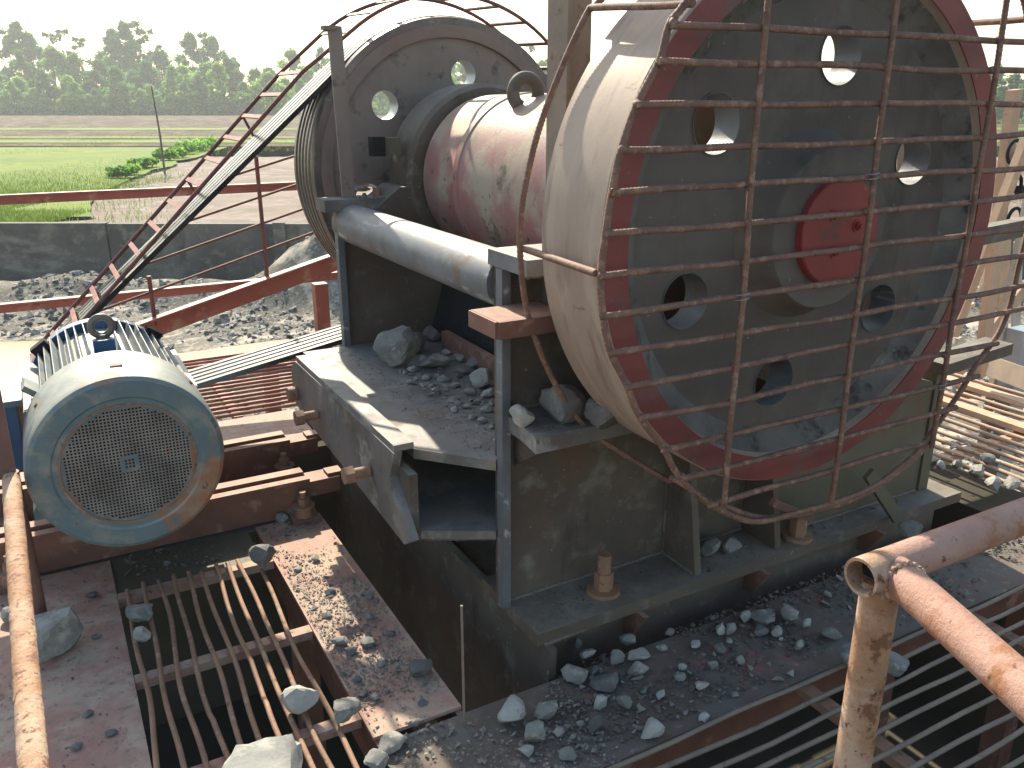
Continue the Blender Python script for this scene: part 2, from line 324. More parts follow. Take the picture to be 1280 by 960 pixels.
cp(MB().bb(1.185, 1.215, 2.2, 2.238, .152, 1.32), 'edge_strip', 'bluesteel', .003)
cp(MB().bb(1.185, 1.215, 3.775, 3.818, .69, 1.32), 'edge_strip', 'bluesteel', .003)
cp(MB().bb(1.13, 1.62, 3.76, 3.9, 1.322, 1.375), 'cap_plate', 'shelf', .004)
cp(MB().cyl((1.262, 2.28, 1.262), (1.262, 3.82, 1.262), .088, 40), 'strut_tube', 'bluesteel', 0, True)
# shelf box beam in front
ZS = .69
b = MB(); p1 = onz(516, 564, ZS); b.prism([(.985, 3.78), (.985, 2.46), (1.18, 2.236), (1.205, 2.27), (1.22, 2.285), (2.2, 2.285), (2.2, 3.78)], 'z', ZS-.035, ZS); cp(b, 'shelf_plate', 'shelf')
b = MB(); b.prism([(.961, 3.6), (.961, 2.36), (1.18, 2.238), (1.22, 2.285), (2.2, 2.285), (2.2, 3.7), (.961, 3.7)], 'z', .405, .435)
cp(b, 'lower_plate', 'shelf')
b = MB(); b.prism([(3.60, .705), (3.68, .66), (3.68, .50), (3.55, .47), (2.36, .40), (2.30, .44), (2.47, .60), (2.42, .705)], 'x', .90, .93); cp(b, 'toggle_beam', 'shelf')
cp(MB().bb(.905, .975, 2.43, 3.6, .706, .728), 'beam_lip', 'shelf', .003)
cp(MB().bb(.93, .96, 2.37, 3.65, .436, .64), 'toggle_beam_back', 'steel')
for y, z in ((3.28, .56), (2.66, .55)):
    b = MB(); b.cyl((.895, y, z), (.83, y, z), .02, 20); b.cyl((.835, y, z), (.80, y, z), .033, 6); o = b.build('adjusting_bolt', 'rustbar', cr, bevel=.003, smooth=True, angle=30); o['label'] = 'rusty bolt sticking out of the beam front'
b = MB(); b.cyl((.898, 3.62, .55), (.86, 3.62, .55), .03, 20); b.build('beam_pin', 'rustbar', cr, bevel=.003, smooth=True, angle=30)
g0 = onz(556, 424, .735); g1 = onz(622, 462, .735); cp(MB().bar(g0, g1+(g1-g0)*.05, .035, .085), 'guide_bar', 'rustbeam', .003)
# inner body: swing jaw, cheek, rear wall
b = MB(); b.prism([(1.62, .70), (1.75, 1.12), (2.35, 1.12), (2.75, .5), (2.75, .2), (2.1, .2)], 'y', 2.32, 3.76); cp(b, 'swing_jaw', 'dark', .01)
cp(MB().bb(2.205, 3.2, 2.3, 3.8, .3, .69), 'rear_wall', 'steel')
cp(MB().bb(1.3, 3.88, 2.44, 4.33, .02, .05), 'sun_block_plate', 'steel')  # plate added to keep sunlight off the floor below the crusher
# ledge with stones in front of the side plate
b = MB(); b.prism([(1.205, 2.237), (1.205, 2.12), (1.19, 2.0), (2.0, 2.0), (2.0, 2.237)], 'z', .80, .852); cp(b, 'side_ledge', 'shelf', .003)
b = MB().prism([(2.02, .8), (2.237, .8), (2.237, .66)], 'x', 1.25, 1.27)
cp(b, 'ledge_gusset', 'steel', .001)
b = MB(); b.cyl((1.55, 2.13, .15), (1.55, 2.13, .165), .06, 24); b.cyl((1.55, 2.13, .165), (1.55, 2.13, .23), .034, 6); b.cyl((1.55, 2.13, .23), (1.55, 2.13, .30), .024, 16); o = b.build('anchor_bolt', 'rustbar', cr, bevel=.003, smooth=True, angle=30)
b = MB(); b.cyl((2.45, 2.08, .15), (2.45, 2.08, .165), .06, 24); b.cyl((2.45, 2.08, .165), (2.45, 2.08, .26), .034, 6); b.build('anchor_bolt', 'rustbar', cr, bevel=.003, smooth=True, angle=30)
# support beams below
cp(MB().bb(1.24, 1.27, 1.99, 4.6, -1.1, .10), 'support_web', 'steel'); 
cp(MB().bb(1.27, 3.35, 2.10, 2.13, -.5, .10), 'support_web', 'steel')
cp(MB().bb(1.23, 1.55, 1.995, 4.6, -1.14, -1.10), 'support_foot', 'steel')
for x in (1.62, 2.2, 2.85): cp(MB().prism([(1.98, .104), (2.1, .104), (2.1, -.02), (2.06, -.02)], 'x', x, x+.02), 'web_stiffener', 'rustbeam', .001)
# posts
b = MB(); b.bb(1.40, 1.412, 2.2, 2.31, 1.371, 3.4); b.bb(1.412, 1.485, 2.222, 2.235, 1.371, 3.4); b.bb(1.485, 1.497, 2.224, 2.31, 1.371, 3.4); o = cp(b, 'guard_post', 'tan', .002); o['label'] = 'tall tan steel post behind the near flywheel'
b = MB().bar((1.26, 3.82, 1.376), (1.235, 3.80, 2.10), .055, .014, (0, 1, 0)); b.bar((1.288, 3.85, 1.376), (1.263, 3.83, 2.10), .012, .07, (0, 1, 0)); o = cp(b, 'guard_post', 'farweb', .002); o['label'] = 'short rusty angle bar standing before the far flywheel'
cp(MB().bb(1.185, 1.245, 3.78, 3.83, 2.084, 2.10), 'post_cap', 'farweb', .001)
# barrel
b = MB(); b.lathe_y(AX, AZ, [(2.3, .30), (2.3, .372), (3.30, .372), (3.305, .378), (3.345, .378), (3.35, .372), (3.67, .368), (3.69, .36), (3.70, .31)], 96); bar_ = b.build('barrel', 'barrel', cr, smooth=True, angle=50)
e = onx(657, 116, AX-.14); b = MB(); b.torus(e, .058, .026, 'y', 36, 14); b.build('lifting_eye', 'steel', bar_, smooth=True, angle=180)
MB().cyl(e+Vector((.02, 0, -.06)), e+Vector((.05, 0, -.13)), .045, 20).build('eye_base', 'steel', bar_, bevel=.004, smooth=True)
for y0, y1 in ((3.72, 3.98), (2.02, 2.28)):
    b = MB(); b.lathe_y(AX, AZ, [(y0, .2), (y0, .40), (y0+.02, .42), (y1-.02, .42), (y1, .40), (y1, .2)], 72); h = b.build('bearing_housing', 'steel', cr, bevel=0, smooth=True)
    MB().prism([(AX-.62, 1.16), (AX+.62, 1.16), (AX+.62, 1.3), (AX+.46, 1.42), (AX-.46, 1.42), (AX-.62, 1.3)], 'y', y0+.01, y1-.01).build('housing_foot', 'steel', h, bevel=.008)
    for sx in (-.53, .53):
        hexbolt((AX+sx, (y0+y1)/2, 1.32), (0, 0, 1), .035, .08, h, 'rustbar', True, 'foot_bolt')
cp(MB().box((1.47, 3.80, 1.60), (.075, .06, .075)), 'square_nut', 'olive', .005)
cp(MB().box((1.40, 3.79, 1.60), (.06, .06, .085)), 'nut_block', 'dark', .005)
cp(MB().cyl((AX, 1.9, AZ), (AX, 2.1, AZ), .13, 40).cyl((AX, 3.9, AZ), (AX, 4.3, AZ), .13, 40), 'shaft', 'steel', 0, True)
# near flywheel
fw = part_at('flywheel', cr); fw.location = Vector((AX, 1.68, AZ))-WL(cr); fw['label'] = 'near flywheel with red painted face ring and six round holes'
b = MB(); b.lathe_y(AX, AZ, [(1.686, .762), (1.96, .762), (1.964, .756), (1.964, .66), (1.85, .64), (1.80, .63), (1.77, .645), (1.70, .678), (1.680, .684), (1.680, .756)], 160)
b.build('rim', 'rim', fw, smooth=True, angle=35)
MB().lathe_y(AX, AZ, [(1.676, .685), (1.676, .757), (1.6795, .757), (1.6795, .685)], 160).build('rim_face', 'redrim', fw, smooth=True, angle=35)
MB().lathe_y(AX, AZ, [(1.758, .60), (1.738, .640), (1.697, .682), (1.700, .684), (1.742, .645), (1.763, .605)], 160).build('rim_fillet', 'fillet', fw, smooth=True, angle=60)
HP = [(.466*math.cos(R(82+60*k)), .466*math.sin(R(82+60*k))) for k in range(6)]
b = holed_disc(AX, AZ, 1.752, 1.835, .645, HP, .079); b.build('web', 'web', fw, smooth=True, angle=35)
for k in range(6):
    b = MB(); b.lathe_y(AX+HP[k][0], AZ+HP[k][1], [(1.746, .0775), (1.746, .0785), (1.84, .0785), (1.84, .0775)], 40); b.build('hole_liner', 'bluesteel', fw, smooth=True)
MB().lathe_y(AX, AZ, [(1.752, .0), (1.752, .27), (1.745, .265), (1.70, .23), (1.66, .225), (1.655, .22), (1.655, 0)], 72, False).build('hub', 'web', fw, smooth=True)
cap = MB().lathe_y(AX+.01, AZ-.005, [(1.654, 0), (1.654, .15), (1.632, .15), (1.628, .146), (1.628, 0)], 64, False).build('hub_cap', 'cap', fw, smooth=True)
for a in (10, 130, 250): hexbolt((AX+.01+.06*math.cos(R(a)), 1.628, AZ+.06*math.sin(R(a))), (0, -1, 0), .012, .016, fw, 'cap', True, 'cap_bolt')
# far flywheel with belt grooves
fw2 = part_at('flywheel', cr); fw2.location = Vector((AX, 4.15, AZ))-WL(cr); fw2['label'] = 'far flywheel with grooved rim that the drive belts run on'
pr = [(4.144, .64), (4.144, .735), (4.165, .74)]
for k in range(5):
    y = 4.185+k*.056; pr += [(y, .742), (y+.01, .718), (y+.026, .718), (y+.036, .742)]
pr += [(4.475, .742), (4.48, .735), (4.48, .64)]
MB().lathe_y(AX, AZ, pr, 144).build('rim', 'groove', fw2, smooth=True, angle=35)
MB().lathe_y(AX, AZ, [(4.140, .642), (4.140, .70), (4.1435, .70), (4.1435, .642)], 144).build('rim_face', 'farrim', fw2, smooth=True, angle=35)
HP2 = [(.475*math.cos(R(80+57.5*k)), .475*math.sin(R(80+57.5*k))) for k in range(6)]
holed_disc(AX, AZ, 4.165, 4.27, .65, HP2, .07).build('web', 'farweb', fw2, smooth=True, angle=35)
for k in range(6):
    MB().lathe_y(AX+HP2[k][0], AZ+HP2[k][1], [(4.162, .0688), (4.162, .0698), (4.272, .0698), (4.272, .0688)], 40).build('hole_liner', 'galv', fw2, smooth=True)
MB().lathe_y(AX, AZ, [(4.20, .0), (4.20, .5), (4.188, .49), (4.15, .25), (4.12, .24), (4.12, 0)], 72, False).bm.free()
MB().lathe_y(AX, AZ, [(4.164, .0), (4.164, .26), (4.10, .23), (4.10, 0)], 72, False).build('hub', 'farweb', fw2, smooth=True)
# right hand bracket arms
g0 = ony(1248, 432, 2.12); cp(MB().bar((g0.x-.45, 2.12, g0.z-.03), (g0.x, 2.12, g0.z), .13, .05), 'side_arm', 'steel', .004)
cp(MB().bb(3.24, 3.3, 2.12, 2.4, .152, .70), 'rear_post', 'olive', .004)
o = cp(MB().bar((2.72, 2.0, .40), (2.93, 1.99, .155), .05, .02, (0, 1, 0)), 'brace', 'olive', .002); o['label'] = 'slanting flat brace under the near flywheel'
cp(MB().bar((2.2, 2.0, .40), (2.45, 2.02, .26), .03, .02, (0, 1, 0)), 'brace', 'rustbeam', .002)

def weld(p0, p1, r=.007, parent=None):
    p0 = Vector(p0); p1 = Vector(p1); n = max(6, int((p1-p0).length/.006)); P = [p0.lerp(p1, i/n)+Vector((random.gauss(0, 1), random.gauss(0, 1), random.gauss(0, 1)))*.0008 for i in range(n+1)]
    return MB().sweep(P, lambda i: r*(1+.22*math.sin(i*2.1)+random.uniform(-.12, .12)), 8).build('weld_bead', 'steel', parent or cr, smooth=True, angle=180)
for a, c in (((1.22, 2.238, .153), (3.2, 2.238, .153)), ((1.19, 2.36, .69), (.99, 2.47, .655)), ((.932, 2.45, .688), (.932, 3.6, .688)), ((1.9, 2.06, .153), (1.9, 2.235, .153)), ((1.898, 2.236, .16), (1.898, 2.236, .78)), ((1.932, 2.236, .16), (1.932, 2.236, .78)),
             ((1.22, 2.238, .80), (2.0, 2.238, .80)), ((1.21, 2.238, .856), (2.0, 2.238, .856)), ((1.40, 2.2, 1.373), (1.49, 2.22, 1.373)), ((1.216, 2.24, .2), (1.216, 2.24, 1.3)), ((1.217, 3.82, .7), (1.217, 3.82, 1.3)), ((2.35, 2.128, .153), (3.23, 2.128, .153)), ((2.348, 2.128, .16), (2.348, 2.128, .75)),
             ((1.2, 2.238, .402), (.97, 2.36, .402)), ((1.24, 2.02, .104), (3.3, 2.10, .104))): weld(a, c)
for k in range(20):
    a = 2*PI*k/20
weld((1.19, 2.06, 1.322), (1.55, 2.06, 1.322), .006)
#SECTION wheel guard
wg = thing('wheel_guard', 'rusty rebar cage guard in front of the near flywheel', 'guard', (1.94, 1.57, .6))
YG = 1.57
FR = [(860, 0), (838, 30), (825, 75), (795, 130), (775, 187), (765, 240), (757, 292), (750, 345), (752, 393), (762, 440), (782, 480), (800, 523), (830, 562), (845, 590), (880, 625), (940, 652), (1000, 640), (1060, 622), (1105, 600), (1140, 572), (1159, 549), (1172, 531), (1186, 511), (1204, 485), (1221, 456), (1248, 418), (1262, 380)]
FRW = [ony(x, y, YG) for x, y in FR]
top = [Vector((AX+.86*math.cos(R(a)), YG, AZ+.06+.86*math.sin(R(a)))) for a in (118, 100, 80, 60, 48)]
def smoothp(P, n=4):
    out = []
    for i in range(len(P)-1):
        p0 = P[max(i-1, 0)]; p1 = P[i]; p2 = P[i+1]; p3 = P[min(i+2, len(P)-1)]
        for k in range(n):
            t = k/n; out.append(.5*((2*p1)+(-p0+p2)*t+(2*p0-5*p1+4*p2-p3)*t*t+(-p0+3*p1-3*p2+p3)*t**3))
    return out+[P[-1]]
lw = [p for p in FRW]; b = MB(); b.rebar(smoothp(top[::-1]+lw[:19], 5), .0085); b.build('front_ring', 'rebar', wg, smooth=True, angle=60)
rightp = [Vector((2.72, YG, 1.30)), Vector((2.745, YG, 1.5)), Vector((2.70, YG, 1.7)), Vector((2.6, YG, 1.9)), Vector((2.5, YG, 2.07)), Vector((2.36, YG+.01, 2.2))]
b = MB(); b.rebar(smoothp(lw[18:]+rightp, 5), .0085); b.build('side_ring', 'rebar', wg, smooth=True, angle=60)
zs = [2.02, 1.956, 1.878, 1.79, 1.697, 1.607, 1.516, 1.421, 1.33, 1.236, 1.148, 1.05, .949, .86, .76]
def ring_x(z, side):
    pts = FRW; best = None
    for a, c in zip(pts[:-1], pts[1:]):
        if (a.z-z)*(c.z-z) <= 0 and abs(a.z-c.z) > 1e-5:
            t = (z-a.z)/(c.z-a.z); x = a.x+(c.x-a.x)*t
            if side < 0 and (best is None or x < best): best = x
            if side > 0 and (best is None or x > best): best = x
    return best
for z in zs[1:]:
    xl = ring_x(z, -1) or 1.3; xr = ring_x(z, 1) if z < 1.1 else 2.745-max(0, z-1.5)*.45
    if z > 1.85: xr = 2.9
    b = MB(); b.rebar([(xl-.008, YG-.012, z), ((xl+xr)/2, YG-.014, z+random.uniform(-.004, .004)), (xr+random.uniform(.0, .03), YG-.012, z+random.uniform(-.006, .006))], .0082); b.build('bar', 'rebar', wg, smooth=True, angle=60)
for x, z0 in ((1.518, .76), (1.945, .66), (2.39, .745)):
    b = MB(); b.rebar([(x+.0, YG-.028, z0), (x, YG-.026, 2.25)], .008); b.build('upright', 'rebar', wg, smooth=True, angle=60)
wb = MB()
for x in (1.518, 1.945, 2.39):
    for z in zs[1:]:
        if z > .8 or x < 2.3: wb.rock((x+random.uniform(-.004, .004), YG-.02, z), (.024, .022, .024), int(x*100+z*1000), sub=-1, n=9)
for z in zs[1:]:
    xl = ring_x(z, -1)
    if xl: wb.rock((xl, YG-.006, z), (.026, .026, .026), int(z*900), sub=-1, n=9)
wb.build('weld_blobs', 'rebar', wg, smooth=True, angle=80)['kind'] = 'stuff'
for x, z in ((1.518, 1.33), (1.945, 1.607), (2.39, .95)):
    MB().sweep([Vector((x+.02*math.cos(a*.9), YG-.022+.016*math.sin(a*.9), z-.012+a*.0018)) for a in range(16)], .0014, 5).build('tie_wire', 'galv', wg, smooth=True)
RR = [(752, 0), (735, 15), (700, 90), (672, 170), (655, 250), (651, 310), (655, 370), (668, 420), (700, 490), (740, 540), (800, 580)]
YR = 2.02; rr = [ony(x, y, YR) for x, y in RR]; rr[-1].y = 1.9
tp = [Vector((AX+.9*math.cos(R(a)), YR, AZ+.93*math.sin(R(a)))) for a in (30, 60, 85, 105)]
e1 = ony(845, 600, 1.66); e2 = ony(905, 640, 1.58)
b = MB(); b.rebar(smoothp(tp+rr+[e1, e2], 5), .0085); b.build('rear_ring', 'rebar', wg, smooth=True, angle=60)
for a, c in (((655, 310), (745, 343)), ((738, 10), (868, 5))):
    b = MB(); b.rebar([ony(*a, YR), ony(*c, YG)], .009); b.build('spacer', 'rebar', wg, smooth=True, angle=60)
b = MB(); b.rebar([(2.55, YG, 2.02), (2.6, YR, 2.03), (2.75, YR+.1, 2.03)], .009); b.build('spacer', 'rebar', wg, smooth=True, angle=60)
b = MB(); b.rebar(smoothp([ony(x, y, 1.6) for x, y in ((905, 634), (960, 648), (1040, 632), (1090, 612), (1128, 585), (1165, 553))], 4), .009); b.build('lower_ring', 'rebar', wg, smooth=True, angle=60)
b = MB(); p = ony(598, 376, 2.2); b.bb(1.075, 1.30, 2.02, 2.19, 1.205, 1.215); b.bb(1.075, 1.30, 2.012, 2.022, 1.165, 1.215); b.bb(1.067, 1.077, 2.022, 2.19, 1.165, 1.214)
o = b.build('bracket', 'rustbeam', wg, bevel=.002); o['label'] = 'rusty red angle bracket holding the cage to the frame'

#SECTION belt guard and belts
PX, PZ, PR = .151, .607, .205
def tang(cx, cz, r, sgn):   # external tangent points pulley<->wheel
    dx, dz = AX-cx, AZ-cz; D = math.hypot(dx, dz); base = math.atan2(dz, dx); k = math.acos((r[0]-r[1])/D)
    a = base+sgn*k; return a
RB = (PR, .735)
aU = tang(PX, PZ, (RB[0], RB[1]), 1); aL = tang(PX, PZ, (RB[0], RB[1]), -1)
loop = []
n = 60; a0 = aU; a1 = aL     # wheel arc: from aU clockwise through 0 to aL
for i in range(n+1):
    a = a0+(a1-a0)*i/n; loop.append((AX+RB[1]*math.cos(a), AZ+RB[1]*math.sin(a)))
for i in range(25):
    a = aL-(2*PI-(aU-aL))*i/24; loop.append((PX+RB[0]*math.cos(a), PZ+RB[0]*math.sin(a)))
def belt_loop(y):
    b = MB(); P = [Vector((x, y, z)) for x, z in loop]
    prof = (Vector((0, 1, 0)), [(-.015, -.013), (.015, -.013), (.021, .011), (-.021, .011)])
    b.sweep(P, 0, closed=True, prof=prof); return b
bl = ['nearest', 'second nearest', 'middle', 'second farthest', 'farthest']
for k in range(5):
    o = belt_loop(4.185+.018+k*.056).build('drive_belt', 'rubber', None, smooth=False, origin=(1., 4.2+k*.056, 1.)); tag(o, f'{bl[k]} of the five black V belts from motor to far flywheel', 'belt', 'drive belts between the motor and the far flywheel')
bg_ = thing('belt_guard', 'dark red ladder shaped rod guard arching over the belts and far flywheel', 'guard', (.5, 4.3, .6))
def rail_pts(y, Rr, dz=0.):
    a = Vector((-.12, y, .65)); c = Vector((1.27, y, 2.02)); P = [a.lerp(c, i/14) for i in range(14)]
    for i in range(40): th = R(129)-R(149)*i/39; P.append(Vector((AX+Rr*math.cos(th), y, AZ+Rr*math.sin(th))))
    return P
rN = rail_pts(4.1, .835); rF = rail_pts(4.52, .852)
for P in (rN, rF): MB().sweep(P, .0095, 8).build('rail', 'guardrod', bg_, smooth=True, angle=60)
acc = 0; last = rN[0]
for i in range(0, len(rN)):
    acc += (rN[i]-last).length; last = rN[i]
    if i == 0 or acc > .13:
        acc = 0; MB().bar(rN[i], rF[i], .022, .007, (rN[i]-rN[max(i-1, 0)] if i else rN[1]-rN[0]).cross(rF[i]-rN[i])).build('rung', 'redpaint' if i < 14 else 'guardrod', bg_)
for i in (2, 5, 8, 11):
    q = rF[i]; MB().cyl(q, q+Vector((.05, 0, -.11)), .007, 8).build('side_stay', 'guardrod', bg_, smooth=True)
for y in (4.1, 4.52):
    MB().cyl((rN[0].x, y, .0), (rN[0].x, y, rN[0].z), .011, 8).build('foot_post', 'guardrod', bg_, smooth=True)
    MB().cyl((2.76, y, .0), (2.76, y, 1.2), .011, 8).build('foot_post', 'guardrod', bg_, smooth=True)

#SECTION motor
MX, MZ, MR = .151, .603, .321
mo = thing('electric_motor', 'worn blue finned electric motor with round mesh fan grille and rust spots', 'motor', (MX, 3.4, .2))
b = MB(); b.lathe_y(MX, MZ, [(3.34, MR-.006), (3.34, MR), (3.035, MR), (3.010, MR-.006), (3.0, MR-.02), (3.0, .245), (3.006, .238), (3.006, .214), (3.016, .212), (3.02, .245), (3.03, MR-.018)], 128)
b.build('fan_cowl', 'motor', mo, smooth=True, angle=35)
# perforated grille: strips between square holes
def in_r(x, z, r): return x*x+z*z < r*r
P_ = .0115; hw = .0023; g = MB(); ri = .205; n = int(.23/P_)
for i in range(-n, n+1):
    c = (i+.5)*P_
    if abs(c) > .227: continue
    h = math.sqrt(.2285**2-c*c)
    g.box((MX+c, 3.0115, MZ), (hw*2, .003, 2*h)); g.box((MX, 3.0112, MZ+c), (2*h, .0028, hw*2))
g.build('fan_grille', 'grille', mo)
g = MB()
for i in range(-n, n+1):
    for j in range(-n, n+1):
        x, z = i*P_, j*P_
        q = math.hypot(x, z); blk = (q > ri and q < .2215) or (.017 < max(abs(x), abs(z)) < .028 and q < .034)
        if blk: g.box((MX+x, 3.0095, MZ+z), (P_*1.02, .003, P_*1.02))
stuff(g.build('grille_border', 'motor', mo))
MB().lathe_y(MX, MZ, [(3.0035, .2145), (3.0035, .2215), (3.0075, .2225), (3.0075, .2135)], 96).build('grille_ring', 'rustbar', mo, smooth=True)
MB().lathe_y(MX, MZ, [(3.06, 0), (3.06, .30), (3.07, .30), (3.07, 0)], 48, False).build('grille_shade_disc', 'dark', mo, smooth=True)  # dark disc stands in for the shade behind the grille holes
g = MB()
for k in range(9): a = 2*PI*k/9; g.box((MX+.13*math.cos(a), 3.045, MZ+.13*math.sin(a)), (.17, .01, .05), Euler((0, -a, 0)))
g.cyl((MX, 3.03, MZ), (MX, 3.06, MZ), .045, 24); g.build('fan', 'dark', mo, bevel=.001)
b = MB(); b.lathe_y(MX, MZ, [(3.3, 0), (3.3, .262), (3.98, .262), (3.98, 0)], 64, False); b.build('body', 'fin', mo, smooth=True)
b = MB(); b.lathe_y(MX, MZ, [(3.96, 0), (3.96, .30), (4.02, .30), (4.05, .2), (4.07, .12), (4.07, 0)], 64, False); b.build('end_bell', 'blue', mo, smooth=True)
for k in range(36):
    a = R(-35+250*k/35)
    if abs(a-PI/2) < .1: continue
    # fins stand parallel-ish: root on the body, leaning to vertical
    root = Vector((MX+.255*math.cos(a), 0, MZ+.255*math.sin(a))); d = Vector((math.cos(a), 0, math.sin(a)))
    if math.sin(a) > .5: d = (d+Vector((0, 0, .8))).normalized()
    L_ = .058+random.uniform(-.002, .002); tip = root+d*L_
    g = MB(); nrm = Vector((d.z, 0, -d.x))*.0028
    y0, y1 = 3.345, 3.955
    vs = [g.bm.verts.new(Vector((q.x, y, q.z))+s*nrm*(1 if q is root else .6)) for y in (y0, y1) for q in (root, tip) for s in (-1, 1)]
    for f in ((0, 1, 3, 2), (4, 6, 7, 5), (0, 4, 5, 1), (2, 3, 7, 6), (0, 2, 6, 4), (1, 5, 7, 3)): g.bm.faces.new([vs[i] for i in f])
    g.build('fin', 'fin', mo)
b = MB(); b.box((MX, 3.52, MZ+.275), (.075, .09, .11)); b.build('eye_block', 'blue', mo, bevel=.006)
b = MB(); b.torus((MX, 3.52, MZ+.375), .037, .0135, 'y', 32, 12); b.cyl((MX, 3.52, MZ+.325), (MX, 3.52, MZ+.345), .02, 16); b.build('eye_bolt', 'groove', mo, smooth=True, angle=60)
for y in (3.34, 3.36): pass
for x, z, yy in ((MX-.21, MZ+.20, 3.93), (MX+.205, MZ+.205, 3.93)): MB().box((x, yy, z), (.07, .05, .08), Euler((0, .6*(1 if x > MX else -1), 0))).build('end_ear', 'dark', mo, bevel=.006)
MB().box((MX-.255, 3.42, MZ+.19), (.022, .12, .09), Euler((0, -.9, 0))).build('lug', 'motor', mo, bevel=.004)
o = MB().box((MX+.01, 3.13, MZ+MR+.001), (.04, .03, .008)).build('cowl_stud', 'rustbar', mo, bevel=.002)
for a in (38, 142, 10): MB().cyl((MX+(MR-.002)*math.cos(R(a)), 3.2, MZ+(MR-.002)*math.sin(R(a))), (MX+(MR+.007)*math.cos(R(a)), 3.2, MZ+(MR+.007)*math.sin(R(a))), .009, 8).build('cowl_screw', 'rustbar', mo)
# terminal box at the left and feet
MB().bb(MX-.50, MX-.325, 3.42, 3.75, MZ-.12, MZ+.14).build('terminal_box', 'blue', mo, bevel=.008)
MB().bb(MX-.525, MX-.30, 3.40, 3.77, MZ+.142, MZ+.165).build('terminal_lid', 'motor', mo, bevel=.006)
MB().bb(MX-.325, MX-.24, 3.45, 3.72, MZ-.08, MZ+.1).build('terminal_neck', 'salmon', mo, bevel=.004)
MB().bb(MX-.30, MX-.262, 3.36, 3.95, MZ-.2, MZ+.13).build('side_rib', 'motor', mo, bevel=.004)
MB().bb(MX+.262, MX+.30, 3.36, 3.95, MZ-.2, MZ+.13).build('side_rib', 'motor', mo, bevel=.004)
for s in (-1, 1):
    for y in (3.55, 3.98):
        MB().prism([(MX+s*.14, .245), (MX+s*.34, .245), (MX+s*.34, .275), (MX+s*.27, .42), (MX+s*.14, .42)], 'y', y-.05, y+.05).build('foot', 'motor', mo, bevel=.004)
b = MB(); pr = [(4.15, .08), (4.15, .2)]
for k in range(5): y = 4.185+k*.056; pr += [(y, .206), (y+.01, .186), (y+.026, .186), (y+.036, .206)]
pr += [(4.475, .206), (4.48, .2), (4.48, .08)]; b.lathe_y(MX, MZ, pr, 72); b.build('pulley', 'groove', mo, smooth=True, angle=35)
MB().cyl((MX, 4.05, MZ), (MX, 4.5, MZ), .082, 32).build('shaft', 'groove', mo, smooth=True)
# slide rails under the motor
def slide(y, zt, x0, x1, lab):
    t = thing('slide_rail', lab, 'motor rail', (x0, y, 0), 'slide rails under the electric motor')
    MB().bb(x0, x1-.14, y, y+.014, .004, zt).build('web_plate', 'rustbeam', t, bevel=.002)
    MB().bb(x0, x1-.14, y-.004, y+.04, zt+.001, zt+.016).build('top_flange', 'rustbeam', t, bevel=.002)
    MB().bb(x0+.0, x1-.15, y+.068, y+.125, zt+.004, zt+.024).build('top_flange', 'rustbeam', t, bevel=.002)
    MB().bb(x0, x1-.14, y+.1, y+.114, .004, zt+.003).build('web_plate', 'rustbeam', t, bevel=.002)
    MB().bb(x1-.139, x1, y+.0, y+.11, zt-.075, zt-.002).build('end_block', 'rustbeam', t, bevel=.006)
    MB().bb(x1-.05, x1+.02, y+.02, y+.09, zt-.03, zt+.012).build('adjusting_lug', 'rustbeam', t, bevel=.006)
    for x in (x1-.19, x0+.12):
        MB().bb(x-.06, x+.06, y-.1, y-.001, .004, .022).build('foot_flange', 'rustbeam', t, bevel=.002)
        b = MB(); c = Vector((x, y-.05, .022)); b.cyl(c, c+Vector((0, 0, .045)), .042, 24, .036); b.cyl(c+Vector((0, 0, .045)), c+Vector((0, 0, .052)), .05, 24); b.cyl(c+Vector((0, 0, .052)), c+Vector((0, 0, .085)), .027, 6); b.cyl(c+Vector((0, 0, .085)), c+Vector((0, 0, .115)), .015, 12)
        b.build('anchor_bolt', 'rustbar', t, bevel=.002, smooth=True, angle=30)
slide(3.52, .155, -.42, 1.04, 'rusty slide rail under the motor, the one nearer the fan grille')
slide(4.0, .165, -.42, 1.08, 'rusty slide rail under the motor, the one nearer the belts')

#SECTION deck
def sheet(name, m, x0, x1, y0, y1, z, th=.012, step=.06, amp=.004):
    """steel plate, slightly dished and uneven"""
    b = MB(); bm = b.bm; nx = max(1, int((x1-x0)/step)); ny = max(1, int((y1-y0)/step)); V = []
    for i in range(nx+1):
        for j in range(ny+1):
            x = x0+(x1-x0)*i/nx; y = y0+(y1-y0)*j/ny; V.append(bm.verts.new((x, y, z+noise.noise(Vector((x*2.2, y*2.2, 3.)))*amp)))
    F = [bm.faces.new((V[i*(ny+1)+j], V[(i+1)*(ny+1)+j], V[(i+1)*(ny+1)+j+1], V[i*(ny+1)+j+1])) for i in range(nx) for j in range(ny)]
    r = bmesh.ops.extrude_face_region(bm, geom=F); vs = [g for g in r['geom'] if isinstance(g, bmesh.types.BMVert)]
    bmesh.ops.translate(bm, verts=vs, vec=(0, 0, -th)); o = b.build(name, m, None, smooth=True, angle=35); return struct(o)
sheet('deck_plate', 'redprimer', -.62, .045, .3, 3.5, 0)
sheet('deck_plate', 'redprimer', .637, .927, 2.0, 3.5, .0)
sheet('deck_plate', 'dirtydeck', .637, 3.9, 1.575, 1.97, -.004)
sheet('deck_plate', 'redprimer', .637, 1.02, .3, 1.57, -.001)
sheet('deck_plate', 'olive', .05, .60, 3.22, 3.5, -.01)
sheet('deck_plate', 'gritdark', -.62, .927, 3.505, 4.42, -.012)
sheet('deck_plate', 'redprimer', .3, 1.2, 4.44, 4.93, .0)
sheet('deck_plate', 'redprimer', .3, 1.6, 6.32, 6.55, .0)
sheet('deck_plate', 'redprimer', -1.6, .28, 4.44, 6.5, -.003)
